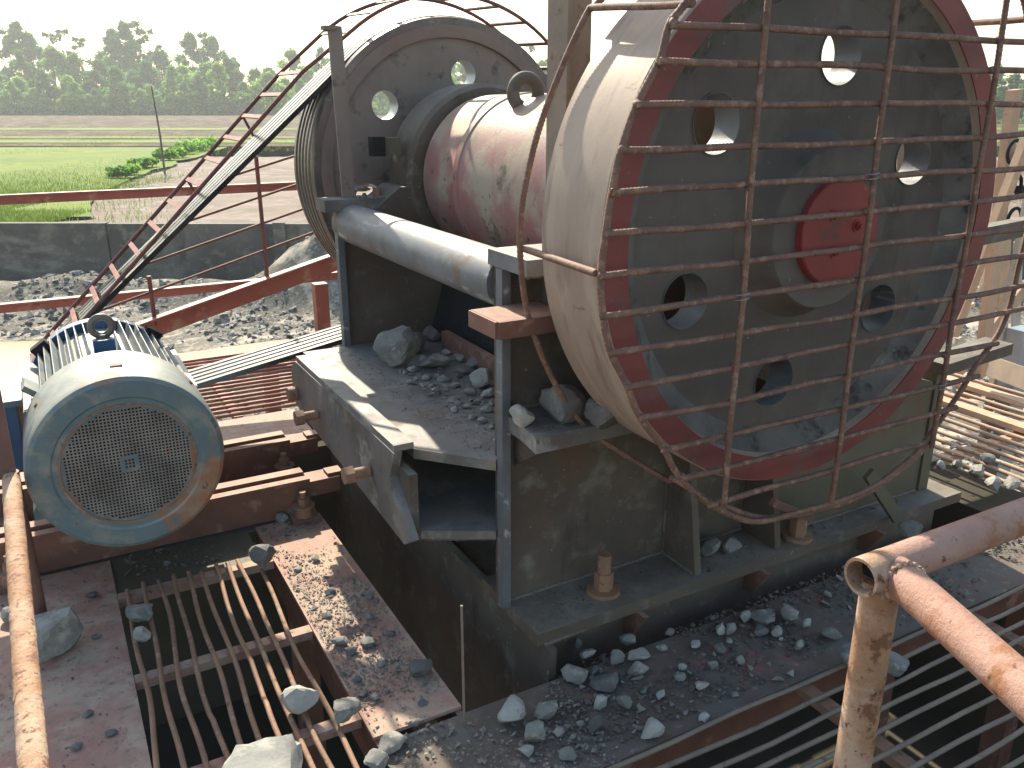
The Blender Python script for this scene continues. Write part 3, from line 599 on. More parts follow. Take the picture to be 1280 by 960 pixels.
for x0, x1, y0, y1 in ((.64, .66, 1.98, 3.5), (.905, .925, 1.98, 3.5), (.0, .02, .4, 3.5), (-.6, -.57, .4, 3.5)):
    struct(MB().bb(x0, x1, y0, y1, -.16, -.014).build('deck_beam', 'rustbeam', None, bevel=.002))
for y in (1.62, 1.9): struct(MB().bb(.66, 3.9, y, y+.02, -.16, -.018).build('deck_beam', 'rustbeam', None, bevel=.002))
for y in (4.46, 4.86, 6.34): struct(MB().bb(-1.5, 1.6, y, y+.05, -.16, -.02).build('deck_beam', 'rustbeam', None, bevel=.002))
for x, y in ((-.55, .6), (-.55, 3.3), (.78, .5), (.78, 3.4), (3.7, 1.8), (3.7, .4), (1.25, 1.9), (3.3, 2.2), (1.3, 4.4), (3.3, 4.2), (-1.4, 4.6), (-1.4, 6.3), (1.4, 6.4), (1.1, 4.7)):
    struct(MB().bb(x-.05, x+.05, y-.05, y+.05, -3.2, -.165).build('deck_leg', 'rustbeam', None, bevel=.003))
# left grating: eleven bent rods over three crossbars
gr = thing('steel_grating', 'grating of bent rusty rods in the red deck left of the crusher', 'grating', (.34, 2.2, 0))
for k, y in enumerate((3.17, 2.62, 2.10, 1.5)):
    MB().bb(.047, .635, y, y+.045, -.035, -.004 if k else 0.0).build('crossbar', 'redprimer', gr, bevel=.002)
xs = [.075, .135, .19, .245, .30, .35, .405, .452, .50, .56]
for i, x in enumerate(xs):
    P = []; sd = random.uniform(0, 99); yy0 = 3.205+random.uniform(-.005, .03)
    if i == 9: yy0 = 3.1
    for j in range(34):
        y = yy0-(yy0-1.3)*j/33; wv = noise.noise(Vector((sd, y*2.2, 0)))*.016; zz = .011+abs(noise.noise(Vector((sd, y*2, 5))))*.006-(.02 if 2.3 < y < 2.5 and i in (3, 6) else 0)
        P.append(Vector((x+wv+.012*math.sin(y*2.2), y, zz)))
    MB().sweep(P, .0085, 8).build('rod', 'rustbar', gr, smooth=True, angle=60)
# right grating
gr2 = thing('steel_grating', 'grating of straight grey rods in the shade under the right handrail', 'grating', (2.2, 1.2, 0))
for k in range(15):
    y = 1.545-k*.0675+random.uniform(-.006, .006); P = [Vector((1.04+(2.9)*j/24, y+noise.noise(Vector((k*7., j*.3, 0)))*.012, .012+noise.noise(Vector((k*3., j*.2, 9)))*.005)) for j in range(25)]
    MB().sweep(P, .0078, 8).build('rod', 'tan', gr2, smooth=True, angle=60)
for x in (1.1, 1.95, 2.8, 3.7): MB().bar((x, 1.57, -.022), (x+.0, .5, -.022), .05, .03).build('crossbar', 'rustbar', gr2, bevel=.002)
# far grating behind the motor
gr3 = thing('steel_grating', 'sunlit grating of close red rods behind the motor and below the belts', 'grating', (.7, 5.6, 0))
for k in range(17):
    y = 4.97+k*.08; P = [Vector((.2+1.35*j/10, y+noise.noise(Vector((k*7., j*.4, 2)))*.01, .012)) for j in range(11)]
    MB().sweep(P, .011, 7).build('rod', 'redpaint' if k % 3 else 'rustbar', gr3, smooth=True, angle=60)
for x in (.3, .85, 1.4): MB().bb(x, x+.05, 4.94, 6.31, -.04, -.002).build('crossbar', 'redpaint', gr3, bevel=.002)
# right far grating
gr4 = thing('steel_grating', 'sunlit tan rod grating strewn with stones right of the crusher', 'grating', (4.4, 2.6, 0))
for k in range(14):
    x = 3.98+k*.105; P = [Vector((x+noise.noise(Vector((k*7., j*.4, 2)))*.02, 1.75+1.75*j/10, .012)) for j in range(11)]
    MB().sweep(P, .012, 7).build('rod', 'salmon', gr4, smooth=True, angle=60)
for y in (1.9, 2.5, 3.1): MB().bb(3.92, 5.5, y, y+.06, -.04, -.002).build('crossbar', 'salmon', gr4, bevel=.002)
for x, y0, y1, z in ((4.72, 2.2, 4.2, .03), (5.1, 2.0, 4.4, .04), (4.3, 2.9, 4.2, .03)):
    tag(MB().bar((x, y0, z), (x+.05, y1, z), .09, .03).build('timber_board', 'salmon', None, bevel=.003, origin=(x, y0, 0)), {4.72: 'longest salmon board lying along the sunlit right grating', 5.1: 'salmon board lying at the outer edge of the right grating', 4.3: 'short salmon board at the far end of the right grating'}[x], 'board')
struct(MB().bb(3.9, 5.6, 3.5, 4.3, -.05, -.01).build('deck_plate', 'redprimer', None, bevel=.003))

struct(MB().bb(-3, 4.4, -2.5, 4.42, -1.6, -1.5).build('added_dark_floor', 'pit', None))  # dark floor added to deepen the shade seen below the deck
struct(MB().bb(-3, -.75, -2.5, 4.42, -1.5, -1.0).build('added_dark_wall', 'pit', None))  # walls added along with that floor to keep the under-deck dark
struct(MB().bb(4.0, 4.4, -2.5, 4.42, -1.5, -.2).build('added_dark_wall', 'pit', None))
struct(MB().bb(-.75, 4.0, 4.34, 4.42, -1.5, -.03).build('added_dark_wall', 'pit', None))
#SECTION handrails
h = thing('handrail', 'salmon rusted pipe handrail with open pipe end at lower right', 'handrail', (0, 0, 0)); J = onz(1108, 712, 1.1); h.location = (J.x, J.y, 0)
E1 = Vector((J.x+2.4, J.y, 1.1)); rp = .0305
MB().sweep([J+Vector((-.02, .004, .0)), E1], rp, 28).build('top_rail', 'salmonpipe', h, smooth=True, angle=60)
Q = onz(1279, 868, 1.1); d3 = (Q-J).normalized(); 
MB().sweep([J+d3*.01+Vector((.012, 0, -.004)), J+d3*1.1+Vector((.012, 0, -.004))], rp, 28).build('top_rail', 'salmonpipe', h, smooth=True, angle=60)
MB().sweep([Vector((J.x-.008, J.y, 0)), Vector((J.x-.008, J.y, 1.085))], rp*.97, 28).build('post', 'rustrail', h, smooth=True, angle=60)
e0 = J+Vector((-.055, .004, .0)); MB().tubeopen(e0, e0+Vector((.06, 0, 0)), rp+.0005, .005).build('open_end', 'rustrail', h, smooth=True, angle=40)
MB().cyl(e0+Vector((.035, 0, 0)), e0+Vector((.04, 0, 0)), rp-.005, 24).build('bore_shade', 'dark', h)  # dark disc paints the shade inside the open pipe
b = MB()
for k in range(26):
    a = 2*PI*k/26; c = Vector((J.x-.006, J.y, 1.072)); b.rock(c+Vector((math.cos(a)*rp, math.sin(a)*rp, random.uniform(-.004, .004))), (.012, .012, .012), k, sub=-1, n=9)
for k in range(22):
    a = 2*PI*k/22; c = J+d3*.035+Vector((.012, 0, -.004)); uu = d3.cross(Vector((0, 0, 1))).normalized(); b.rock(c+uu*math.cos(a)*rp*1.02+Vector((0, 0, math.sin(a)*rp*1.02)), (.011, .011, .011), 40+k, sub=-1, n=9)
b.build('weld_bead', 'rustrail', h, smooth=True, angle=80)
hl = thing('handrail', 'orange rusted pipe rail crossing the left edge beside the motor', 'handrail', (-.3, 2.3, 0))
A0 = onz(14, 600, .62); A1 = onz(43, 975, .62); dd = (A1-A0)
b = MB(); P = [A0+dd*(i/500*1.25) for i in range(501)]; b.sweep(P, .0265, 56)
for v in b.bm.verts: q = v.co-(A0+dd*((v.co-A0).dot(dd)/dd.dot(dd))); v.co += q.normalized()*(.0022*max(0, noise.fractal(v.co*55, .8, 2., 4)-.1)-.0012*max(0, noise.noise(v.co*38+Vector((9, 0, 0)))))
b.build('top_rail', 'rustrail', hl, smooth=True, angle=60)
MB().cyl((A0.x-.0, A0.y+.02, .0), (A0.x, A0.y+.02, .64), .026, 20).build('post', 'rustbeam', hl, smooth=True)
B0 = ony(0, 430, A0.y+.15); MB().bar(A0+Vector((-.01, .02, .0)), B0+Vector((-.05, 0, .15)), .055, .012, (0, 1, 0)).build('flat_stay', 'rustbeam', hl, bevel=.002)
wr = MB(); p0 = onz(577, 757, .42); wr.cyl((p0.x, p0.y, -.0), p0, .0042, 8); tag(wr.build('thin_rod', 'tan', None, smooth=True, origin=(p0.x, p0.y, 0)), 'single thin steel rod standing upright in front of the dark pit', 'rod')
# far railings and sloping guard rail behind the belts
fr = thing('far_railing', 'two rail red painted steel railing across the back of the platform', 'railing', (0, 7.2, 0))
for y0, px in ((250, 0), (386, 0)):
    z = ony(0, y0, 7.2).z; xa = -3.2
    MB().bb(xa, 5.2, 7.2, 7.24, z-.035, z+.035).build('rail', 'redpaint', fr, bevel=.004)
    MB().bb(xa, 5.2, 7.17, 7.2, z+.024, z+.036).build('rail_lip', 'redpaint', fr, bevel=.002)
zt = ony(0, 250, 7.2).z
for x in (-3.1, 2.75, 5.1): MB().bb(x-.03, x+.03, 7.242, 7.3, -3., zt).build('post', 'redpaint', fr, bevel=.004)
sr = thing('sloping_guard_rail', 'thin red rod railing rising above the sloping red beam behind the motor', 'railing', (.6, 5.4, 0))
dr = Vector((1, .096, .258))
def srp(px, py, Y=5.4):    # point on the sloping rail's plane y = 5.4 + .096 x
    d = ray(px, py); s = (Y)/(d.y-.096*d.x); return O+d*s
for (x, y, L0, L1) in ((299, 217, -.2, .5), (254, 270, -.15, .9), (206, 322, -.1, 1.1), (156, 377, -.2, 1.6)):
    p = srp(x, y); MB().cyl(p+dr*L0, p+dr*L1, .0085, 8).build('rod', 'guardrod', sr, smooth=True)
for a, c in (((320, 195), (333, 350)), ((186, 345), (190, 408))):
    p = srp(*a); q = srp(*c); MB().cyl(p, Vector((p.x, p.y, q.z)), .013, 8).build('upright', 'guardrod', sr, smooth=True)
a = srp(150, 425); c = srp(412, 330)
MB().bar(a, c+(c-a)*.4, .02, .115).build('channel_web', 'redpaint', sr, bevel=.003)
MB().bar(a+Vector((0, -.03, .061)), c+(c-a)*.4+Vector((0, -.03, .061)), .07, .012).build('channel_flange', 'redpaint', sr, bevel=.002)
p = srp(402, 345); MB().bb(p.x-.045, p.x+.045, p.y+.02, p.y+.1, -3.1, p.z-.06).build('post', 'redpaint', sr, bevel=.004)
p = srp(170, 430); MB().bb(p.x-.045, p.x+.045, p.y+.02, p.y+.1, -3.1, p.z-.06).build('post', 'redpaint', sr, bevel=.004)
p = ony(735, 108, 4.9)
tag(MB().bb(p.x-.35, p.x+1.5, 4.9, 4.95, p.z-.11, p.z+.07).build('cross_beam', 'rustbeam', None, bevel=.004, origin=(p.x, 4.9, p.z)), 'dark brown beam seen between the two flywheels behind the tan post', 'beam')
tag(MB().bb(p.x-.33, p.x-.27, 4.86, 4.98, -3, p.z-.112).build('beam_post', 'rustbeam', None, bevel=.004, origin=(p.x-.3, 4.9, -3)), 'dark brown post holding the beam between the two flywheels', 'post')
tag(MB().bb(p.x+1.3, p.x+1.36, 4.86, 4.98, -3, p.z-.112).build('beam_post', 'rustbeam', None, bevel=.004, origin=(p.x+1.3, 4.9, -3)), 'dark brown post behind the near flywheel', 'post')

#SECTION right hand structures
rt = thing('timber_chute', 'salmon painted timber chute frame to the right of the near flywheel', 'chute', (5, 3.6, -.01))
def rpost(p0, p1, wd, dp, Y0, Y1, m='salmon', name='post'):
    a = ony(*p0, Y0); c = ony(*p1, Y1); MB().bar(a, c, wd, dp, (0, 1, 0)).build(name, m, rt, bevel=.004)
rpost((1268, 112), (1225, 470), .09, .06, 3.6, 3.6)
rpost((1283, 175), (1190, 420), .07, .05, 3.3, 3.3, 'salmon', 'diagonal')
rpost((1256, 300), (1252, 430), .13, .02, 4.0, 4.0, 'salmon', 'board')
rpost((1273, 300), (1268, 460), .10, .02, 4.0, 4.0, 'cream', 'board')
rpost((1236, 560), (1262, 455), .14, .05, 3.4, 3.4, 'salmon', 'diagonal')
rpost((1195, 300), (1295, 280), .10, .08, 3.0, 3.0, 'steel', 'cross_arm')
rpost((1195, 470), (1290, 350), .10, .02, 3.7, 3.7, 'salmon', 'diagonal')
rpost((1240, 458), (1300, 480), .11, .04, 2.7, 2.3, 'tan', 'perforated_channel')
for k in range(6): rpost((1218-k*5.5, 345+k*20), (1228-k*5.5, 340+k*20), .03, .03, 4.2, 4.2, 'cream', 'batten')
rpost((1230, 335), (1190, 430), .03, .05, 4.25, 4.25, 'cream', 'stringer')
MB().prism([(0, 0), (.42, 0), (.40, .10), (.27, .2), (.22, .38), (.12, .3), (.02, .5)], 'y', 0, .02).bm.free()
a = ony(1238, 560, 3.2); MB().prism([(a.x, a.z), (a.x+.36, a.z-.02), (a.x+.34, a.z+.1), (a.x+.24, a.z+.16), (a.x+.17, a.z+.3), (a.x+.1, a.z+.42)], 'y', 3.2, 3.22).build('torn_panel', 'salmon', rt)
cl = thing('steel_column', 'grey blue galvanised column at the far right edge', 'column', (0, 0, 0)); a = ony(1268, 480, 3.0); cl.location = (a.x+.1, 3.0, -3)
MB().bb(a.x, a.x+.16, 3.0, 3.12, -3, a.z+.35).build('sheet', 'galv', cl, bevel=.004)
MB().bb(a.x-.02, a.x+.02, 3.125, 3.16, -3, a.z+1.3).build('edge_rail', 'cream', cl, bevel=.004)
for k in range(3):
    c = ony(1268, 190+k*42, 3.5); t = thing('rusty_ring', ['upper', 'middle', 'lower'][k]+' of the three dark bent hooks on the right hand frame', 'hook', c); MB().torus(c, .075, .012, 'y', 24, 8).build('ring', 'dark', t, smooth=True); MB().box(c+Vector((.1, 0, -.03)), (.12, .06, .05)).build('arm', 'dark', t, bevel=.003)

#SECTION stones
gid = [100]
def rock_at(px, py, wpx, hpx, z, label=None, m='rock', cat='stone', group=None, name='stone', sub=1):
    gid[0] += 1; c = onz(px, py+hpx*.32, z); dpt = depth(c); wd = wpx*dpt/FPX; ht = min(hpx*dpt/FPX*1.05, wd*1.15)
    b = MB(); sub = 1 if wpx > 24 else 0; b.rock((0, 0, 0), (wd*1.06, wd*.85, ht), gid[0], sub=sub)
    zmin = min(v.co.z for v in b.bm.verts); bmesh.ops.translate(b.bm, verts=b.bm.verts[:], vec=(0, 0, -zmin-.002))
    c = onz(px, py+hpx*.36, z); c.z = z
    o = b.build(name, m, None, smooth=True, angle=24); o.location = c+Vector((0, wd*.3*math.cos(YAW), 0))*.6
    tag(o, label, cat, group); return o
G = .02
for a in [
 (330, 697, 36, 34, G, 'dark angular stone at the upper right corner of the left grating', 'darkrock'),
 (377, 876, 46, 40, G, 'tan grey rock resting on the rods near the lowest crossbar', 'palerock'),
 (434, 888, 38, 30, G, 'grey wedge stone jammed at the right edge of the left grating', 'rock'),
 (332, 992, 124, 62, G, 'largest pale rock at the bottom edge of the left grating', 'palerock'),
 (64, 802, 78, 62, 0, 'rounded grey rock on the left deck plate right behind the orange pipe', 'rock'),
 (174, 771, 38, 20, G, 'flat grey blue stone caught on the leftmost grating rods', 'rock'),
 (177, 795, 24, 24, .0, 'small pale stone hanging between the leftmost grating rods', 'palerock'),
 (12, 768, 20, 26, 0, 'pale stone mostly hidden left of the orange pipe', 'palerock'),
 (525, 840, 36, 24, 0, 'dark stone at the pit edge of the sunlit red plate', 'darkrock'),
 (490, 935, 46, 16, 0, 'flat dark slab near the lower end of the sunlit red plate', 'rock'),
 (470, 954, 36, 20, 0, 'grey slab at the bottom edge beside the left grating', 'rock'),
 (427, 803, 24, 12, 0, 'small flat grey stone in the middle of the sunlit red plate', 'rock'),
 (645, 895, 40, 32, 0, 'largest angular stone at the sunlit corner of the shaded deck', 'palerock'),
 (684, 890, 32, 23, 0, 'dusty stone right of the largest angular stone on the shaded deck', 'rock'),
 (672, 919, 28, 32, 0, 'upright wedge stone below the largest angular stone on the shaded deck', 'rock'),
 (719, 846, 36, 20, 0, 'pointed flat stone just right of the dark gap under the base flange', 'rock'),
 (818, 915, 32, 24, 0, 'pale triangular stone touching the first rod of the right grating', 'palerock'),
 (881, 896, 18, 11, 0, 'small pale pebble beside the first rod of the right grating', 'palerock'),
 (956, 775, 40, 14, 0, 'flat stone on top of the small heap under the base flange', 'rock'),
 (987, 766, 22, 26, 0, 'upright stone right of the small heap under the base flange', 'rock'),
 (1042, 792, 32, 18, 0, 'lone flat stone left of the handrail post in the shade', 'rock'),
 (1070, 826, 44, 30, .02, 'stone lying on the right grating left of the handrail post', 'rock'),
 (1122, 835, 36, 26, .02, 'stone lying on the right grating just behind the handrail post', 'rock'),
 (891, 686, 32, 22, .15, 'left of two round stones on the base flange beneath the cage', 'rock'),
 (919, 684, 26, 20, .15, 'right of two round stones on the base flange beneath the cage', 'rock'),
 (1142, 665, 36, 26, .15, 'dim stone on the base flange near the handrail corner', 'darkrock'),
 (502, 442, 52, 54, ZS, 'biggest blocky stone on the crusher shelf', 'rock'),
 (495, 405, 26, 24, ZS, 'stone behind the biggest block on the crusher shelf', 'darkrock'),
 (524, 430, 34, 30, ZS, 'second biggest stone leaning beside the biggest block on the shelf', 'rock'),
 (541, 420, 22, 22, ZS, 'dark stone between the shelf blocks and the rusty guide bar', 'darkrock'),
 (547, 455, 40, 20, ZS, 'long low stone right of the biggest block on the shelf', 'rock'),
 (576, 449, 20, 12, ZS, 'small stone at the right tip of the long low shelf stone', 'rock'),
 (581, 464, 30, 11, ZS, 'flat slate piece in the middle of the shelf', 'darkrock'),
 (604, 476, 34, 26, ZS, 'pale rounded stone on the shelf near the side plate', 'palerock'),
 (614, 492, 24, 14, ZS, 'flat topped stone against the side plate on the shelf', 'rock'),
 (595, 456, 26, 16, ZS, 'dark stone below the rusty guide bar on the shelf', 'darkrock'),
 (657, 521, 38, 34, .852, 'smaller pale stone at the left end of the side ledge', 'palerock'),
 (708, 508, 62, 62, .852, 'large blue grey stone on the side ledge against the flywheel', 'darkrock'),
 (764, 522, 56, 44, .852, 'stone wedged under the flywheel rim on the side ledge', 'darkrock'),
 (455, 236, 20, 10, 1.375, 'little stone on the cap plate before the far flywheel', 'rock'),
 (1178, 580, 13, 20, .02, 'leftmost stone on the sunlit right grating', 'palerock'),
 (1197, 581, 18, 14, .02, 'small brown stone near the left end of the sunlit right grating', 'rock'),
 (1223, 592, 22, 18, .02, 'middle grey stone on the sunlit right grating', 'rock'),
 (1237, 575, 18, 13, .02, 'farthest stone on the sunlit right grating', 'rock'),
 (1246, 606, 28, 15, .02, 'nearest flat stone on the sunlit right grating', 'rock'),
 (1272, 605, 26, 16, .02, 'rightmost grey green stone on the sunlit right grating', 'rock'),
]: rock_at(*a[:6], m=a[6])
for a in [(723, 806, 15, 17), (735, 819, 21, 14), (788, 801, 21, 19), (799, 821, 29, 12), (800, 837, 27, 17), (772, 826, 21, 21), (854, 834, 13, 12), (851, 847, 19, 12), (877, 858, 19, 13), (752, 879, 19, 21), (782, 878, 21, 25), (746, 908, 23, 25), (760, 857, 38, 14), (710, 944, 22, 17), (955, 790, 23, 15), (973, 790, 19, 17), (915, 787, 17, 22), (902, 789, 18, 18), (934, 772, 16, 14), (1010, 780, 14, 12), (870, 806, 16, 12), (838, 792, 14, 12), (700, 915, 14, 10), (660, 940, 20, 12), (826, 868, 14, 12), (830, 812, 16, 12), (900, 812, 18, 14), (1000, 806, 16, 10), (893, 832, 15, 12), (926, 826, 14, 12)]:
    rock_at(*a, 0, 'small grey stone among those strewn over the shaded deck plate', random.choice(['rock', 'rock', 'palerock', 'darkrock']), group='small stones strewn over the shaded deck')
for a in [(370, 640, 22, 14), (352, 650, 18, 12), (465, 770, 14, 9), (462, 745, 14, 9), (462, 805, 20, 10), (440, 815, 18, 9), (410, 770, 12, 7), (488, 792, 14, 9), (478, 830, 16, 8), (448, 850, 12, 8), (530, 878, 14, 9), (520, 905, 18, 8), (395, 700, 12, 7), (372, 712, 12, 6), (415, 740, 16, 8), (455, 868, 14, 10), (470, 872, 12, 9)]:
    rock_at(*a, 0, 'thin dark chip lying on the sunlit red plate beside the pit', random.choice(['rock', 'darkrock', 'darkrock']), group='dark chips on the sunlit red plate')
for a in [(115, 745, 16, 9), (120, 797, 14, 8), (139, 917, 16, 10), (96, 935, 15, 9), (110, 893, 14, 8)]:
    rock_at(*a, 0, 'small chip lying on the shaded left deck plate', 'darkrock', group='chips on the left deck plate')
for a in [(518, 462, 16, 10), (534, 472, 14, 9), (556, 474, 18, 10), (570, 482, 14, 8), (590, 490, 18, 11), (600, 500, 14, 8), (610, 512, 18, 9), (585, 508, 12, 7), (566, 500, 16, 8), (470, 418, 14, 9), (478, 432, 20, 11), (560, 440, 14, 9), (610, 455, 14, 9), (545, 488, 12, 7), (604, 526, 14, 7), (618, 530, 10, 7), (590, 522, 14, 7), (575, 470, 12, 8), (530, 448, 12, 8), (616, 505, 12, 8), (512, 478, 12, 7)]:
    rock_at(*a, ZS, 'small grey stone in the heap lying on the crusher shelf', random.choice(['rock', 'rock', 'palerock', 'darkrock']), group='small stones heaped on the crusher shelf')
# loose grit and pebbles nobody could count
def scatter(label, m, n, fpos, smin, smax, flat=.5, seed=1, nn=8):
    rnd = random.Random(seed); b = MB()
    protos = []
    for k in range(10):
        q = bmesh.new()
        for i in range(nn): v = Vector((rnd.gauss(0, 1), rnd.gauss(0, 1), rnd.gauss(0, 1))).normalized(); q.verts.new(v)
        bmesh.ops.convex_hull(q, input=q.verts[:]); bmesh.ops.delete(q, geom=[v for v in q.verts if not v.link_faces], context='VERTS')
        q.verts.index_update(); protos.append(([v.co.copy() for v in q.verts], [[v.index for v in f.verts] for f in q.faces])); q.free()
    V = []; F = []
    for i in range(n):
        p = fpos(rnd)
        if p is None: continue
        s = smin*(smax/smin)**(rnd.random()**2.2); vs, fs = protos[rnd.randrange(10)]; e = Euler((rnd.uniform(0, .5), rnd.uniform(0, .5), rnd.uniform(0, 6.28))).to_matrix(); k = len(V); sx, sy, sz = s*.5, s*.5*rnd.uniform(.5, 1), s*.5*flat*rnd.uniform(.5, 1)
        for v in vs: V.append(e @ Vector((v.x*sx, v.y*sy, v.z*sz))+Vector(p)+Vector((0, 0, sz*.5)))
        for f in fs: F.append([k+j for j in f])
    me = bpy.data.meshes.new('gravel'); me.from_pydata(V, [], F); me.materials.append(M[m]); o = bpy.data.objects.new('gravel', me); COL.objects.link(o); return stuff(o, label, 'gravel')
def rect(x0, x1, y0, y1, z, clump=None, edge=0):
    def f(r):
        x = r.uniform(x0, x1); y = r.uniform(y0, y1)
        if clump is not None and noise.noise(Vector((x*4, y*4, 1.5))) < clump+r.uniform(-.25, .25): return None
        return (x, y, z)
    return f
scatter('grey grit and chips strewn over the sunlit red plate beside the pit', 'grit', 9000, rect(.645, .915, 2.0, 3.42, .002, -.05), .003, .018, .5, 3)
scatter('dark chips strewn over the sunlit red plate beside the pit', 'darkrock', 330, rect(.645, .915, 2.0, 3.45, .003, .05), .008, .04, .4, 4)
scatter('pale grit piled at the corner of the deck before the pit', 'grit', 3600, rect(.66, 1.25, 1.2, 1.97, .002, -.1), .004, .028, .5, 5)
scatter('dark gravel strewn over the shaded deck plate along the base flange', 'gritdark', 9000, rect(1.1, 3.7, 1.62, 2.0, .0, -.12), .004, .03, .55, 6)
scatter('scattered grey pebbles on the shaded deck plate', 'rock', 260, rect(1.0, 3.6, 1.6, 2.0, .003, -.05), .02, .05, .6, 16)
scatter('fine grit lying on the left deck plate', 'gritdark', 1500, rect(-.5, .04, 1.2, 3.4, .002, .12), .004, .016, .5, 7)
def shelfpos(r):
    x = 1.02+abs(r.gauss(.32, .22)); y = r.uniform(2.26, 3.74)
    if x > 1.9 or x < 1.12+(.12*noise.noise(Vector((0, y*3, 0)))): return None
    return (x, y, ZS+.001)
scatter('dark slate chips and gravel heaped on the crusher shelf', 'grit', 5200, shelfpos, .003, .014, .4, 8)
scatter('grey slate flakes lying on the crusher shelf by the side plate', 'rock', 230, lambda r: (1.24+abs(r.gauss(0, .18)), r.uniform(2.27, 3.3), ZS+.004), .012, .05, .3, 9)
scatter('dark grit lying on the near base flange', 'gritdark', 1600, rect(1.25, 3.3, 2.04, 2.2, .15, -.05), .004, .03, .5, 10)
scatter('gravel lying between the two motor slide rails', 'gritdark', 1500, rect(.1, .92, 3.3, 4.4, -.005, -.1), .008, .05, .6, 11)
scatter('grit lying on the side ledge under the flywheel', 'gritdark', 350, rect(1.22, 1.9, 2.02, 2.2, .852, None), .005, .02, .5, 12)
scatter('pale gravel caught on the rods of the sunlit right grating', 'palerock', 260, rect(4.0, 5.3, 2.0, 3.4, .02, .0), .02, .07, .6, 13)
scatter('small stones on the cap plate before the far flywheel', 'rock', 60, rect(1.24, 1.55, 3.78, 3.88, 1.375, None), .01, .035, .7, 14)

#SECTION ground
GZ = -2.5
def side_dir(): return Vector((math.cos(YAW), -math.sin(YAW), 0)), Vector((math.sin(YAW), math.cos(YAW), 0))
SD, FD = side_dir()
def gp(s, f, z=GZ): v = SD*s+FD*f; return Vector((v.x, v.y, z))
def gz(px, py): return onz(px, py, GZ)
def lf(v): return (v.x*SD.x+v.y*SD.y, v.x*FD.x+v.y*FD.y)
# wide ground to the horizon
b = MB(); V = [b.bm.verts.new((x, y, GZ-.35)) for x, y in ((-2500, -2500), (2500, -2500), (2500, 2500), (-2500, 2500))]; b.bm.faces.new(V); struct(b.build('ground', 'plough'))
def hgt(s, f):
    h = noise.fractal(Vector((s*.35, f*.35, 0)), .9, 2., 5)*.16+noise.fractal(Vector((s*1.6, f*1.6, 4)), .8, 2., 4)*.05
    # dirt bank in front of the wall and a heap on the right
    h += .55*math.exp(-((f-18.9)/.9)**2)*(.7+.6*noise.noise(Vector((s*.5, 1, 0))))
    h += 1.15*math.exp(-((f-19.4)/1.3)**2-((s+4.2)/1.1)**2)*(1+.5*noise.noise(Vector((s*1.3, f*1.3, 7))))
    h -= .16*math.exp(-((f-14.1)/1.5)**2-((s+8.6)/1.3)**2)
    return h
def terrain(name, m, s0, s1, f0, f1, step, fh, z0):
    ns = int((s1-s0)/step); nf = int((f1-f0)/step); V = []; F = []
    for i in range(ns+1):
        for j in range(nf+1):
            s = s0+(s1-s0)*i/ns; f = f0+(f1-f0)*j/nf; V.append(gp(s, f, z0+fh(s, f)))
    for i in range(ns):
        for j in range(nf): F.append((i*(nf+1)+j, (i+1)*(nf+1)+j, (i+1)*(nf+1)+j+1, i*(nf+1)+j+1))
    me = bpy.data.meshes.new(name); me.from_pydata(V, [], F); me.materials.append(M[m]); me.shade_smooth(); o = bpy.data.objects.new(name, me); COL.objects.link(o); return struct(o)
terrain('mud_lot', 'mud', -22, 26, -4, 20.6, .16, hgt, GZ)
WF = 20.7      # distance of the retaining wall
terrain('mud_flat', 'stubble', -40, 60, 20.9, 60, .5, lambda s, f: noise.fractal(Vector((s*.5, f*.5, 0)), .8, 2, 4)*.12, GZ+.62)
b = MB(); 
def fieldsheet(name, m, poly, z):
    b = MB(); f = b.bm.faces.new([b.bm.verts.new(gp(s, f_, z)) for s, f_ in poly]); return struct(b.build(name, m))
Z1 = GZ+.6
def L(px, py, z=Z1): return lf(onz(px, py, z))
def rag(p, q, n, amp, sd):
    out = []
    for i in range(n):
        t = i/n; out.append((p[0]+(q[0]-p[0])*t+noise.noise(Vector((i*1.7, sd, 0)))*amp, p[1]+(q[1]-p[1])*t+noise.noise(Vector((i*1.3, sd, 5)))*amp))
    return out
fieldsheet('grass_field', 'grass', [(-90, 22.0)]+rag(L(118, 276), L(112, 245), 6, .5, 1)+rag(L(112, 245), L(268, 192), 12, 1.2, 2)+[L(285, 186), (-90, L(0, 187)[1])], GZ+.74)
fieldsheet('ploughed_field', 'plough', [(-200, L(0, 184)[1]), (260, L(0, 184)[1]), (320, 300), (-260, 300)], GZ+.68)
for y0, y1, sd in ((176.5, 180, 1), (172, 174, 2), (161, 163.5, 3)):
    a_ = L(0, y1)[1]; c_ = L(0, y0)[1]; fieldsheet('grass_bund', 'grass', rag((-200, a_), (200, a_), 40, .8, sd)+rag((200, c_), (-200, c_), 40, .8, sd+9), GZ+.72)
fieldsheet('puddle', 'water', [(-8.9+1.9*math.cos(a*.3)*(1+.2*noise.noise(Vector((a, 0, 0)))), 14.1+1.5*math.sin(a*.3)) for a in range(21)], GZ-.05)
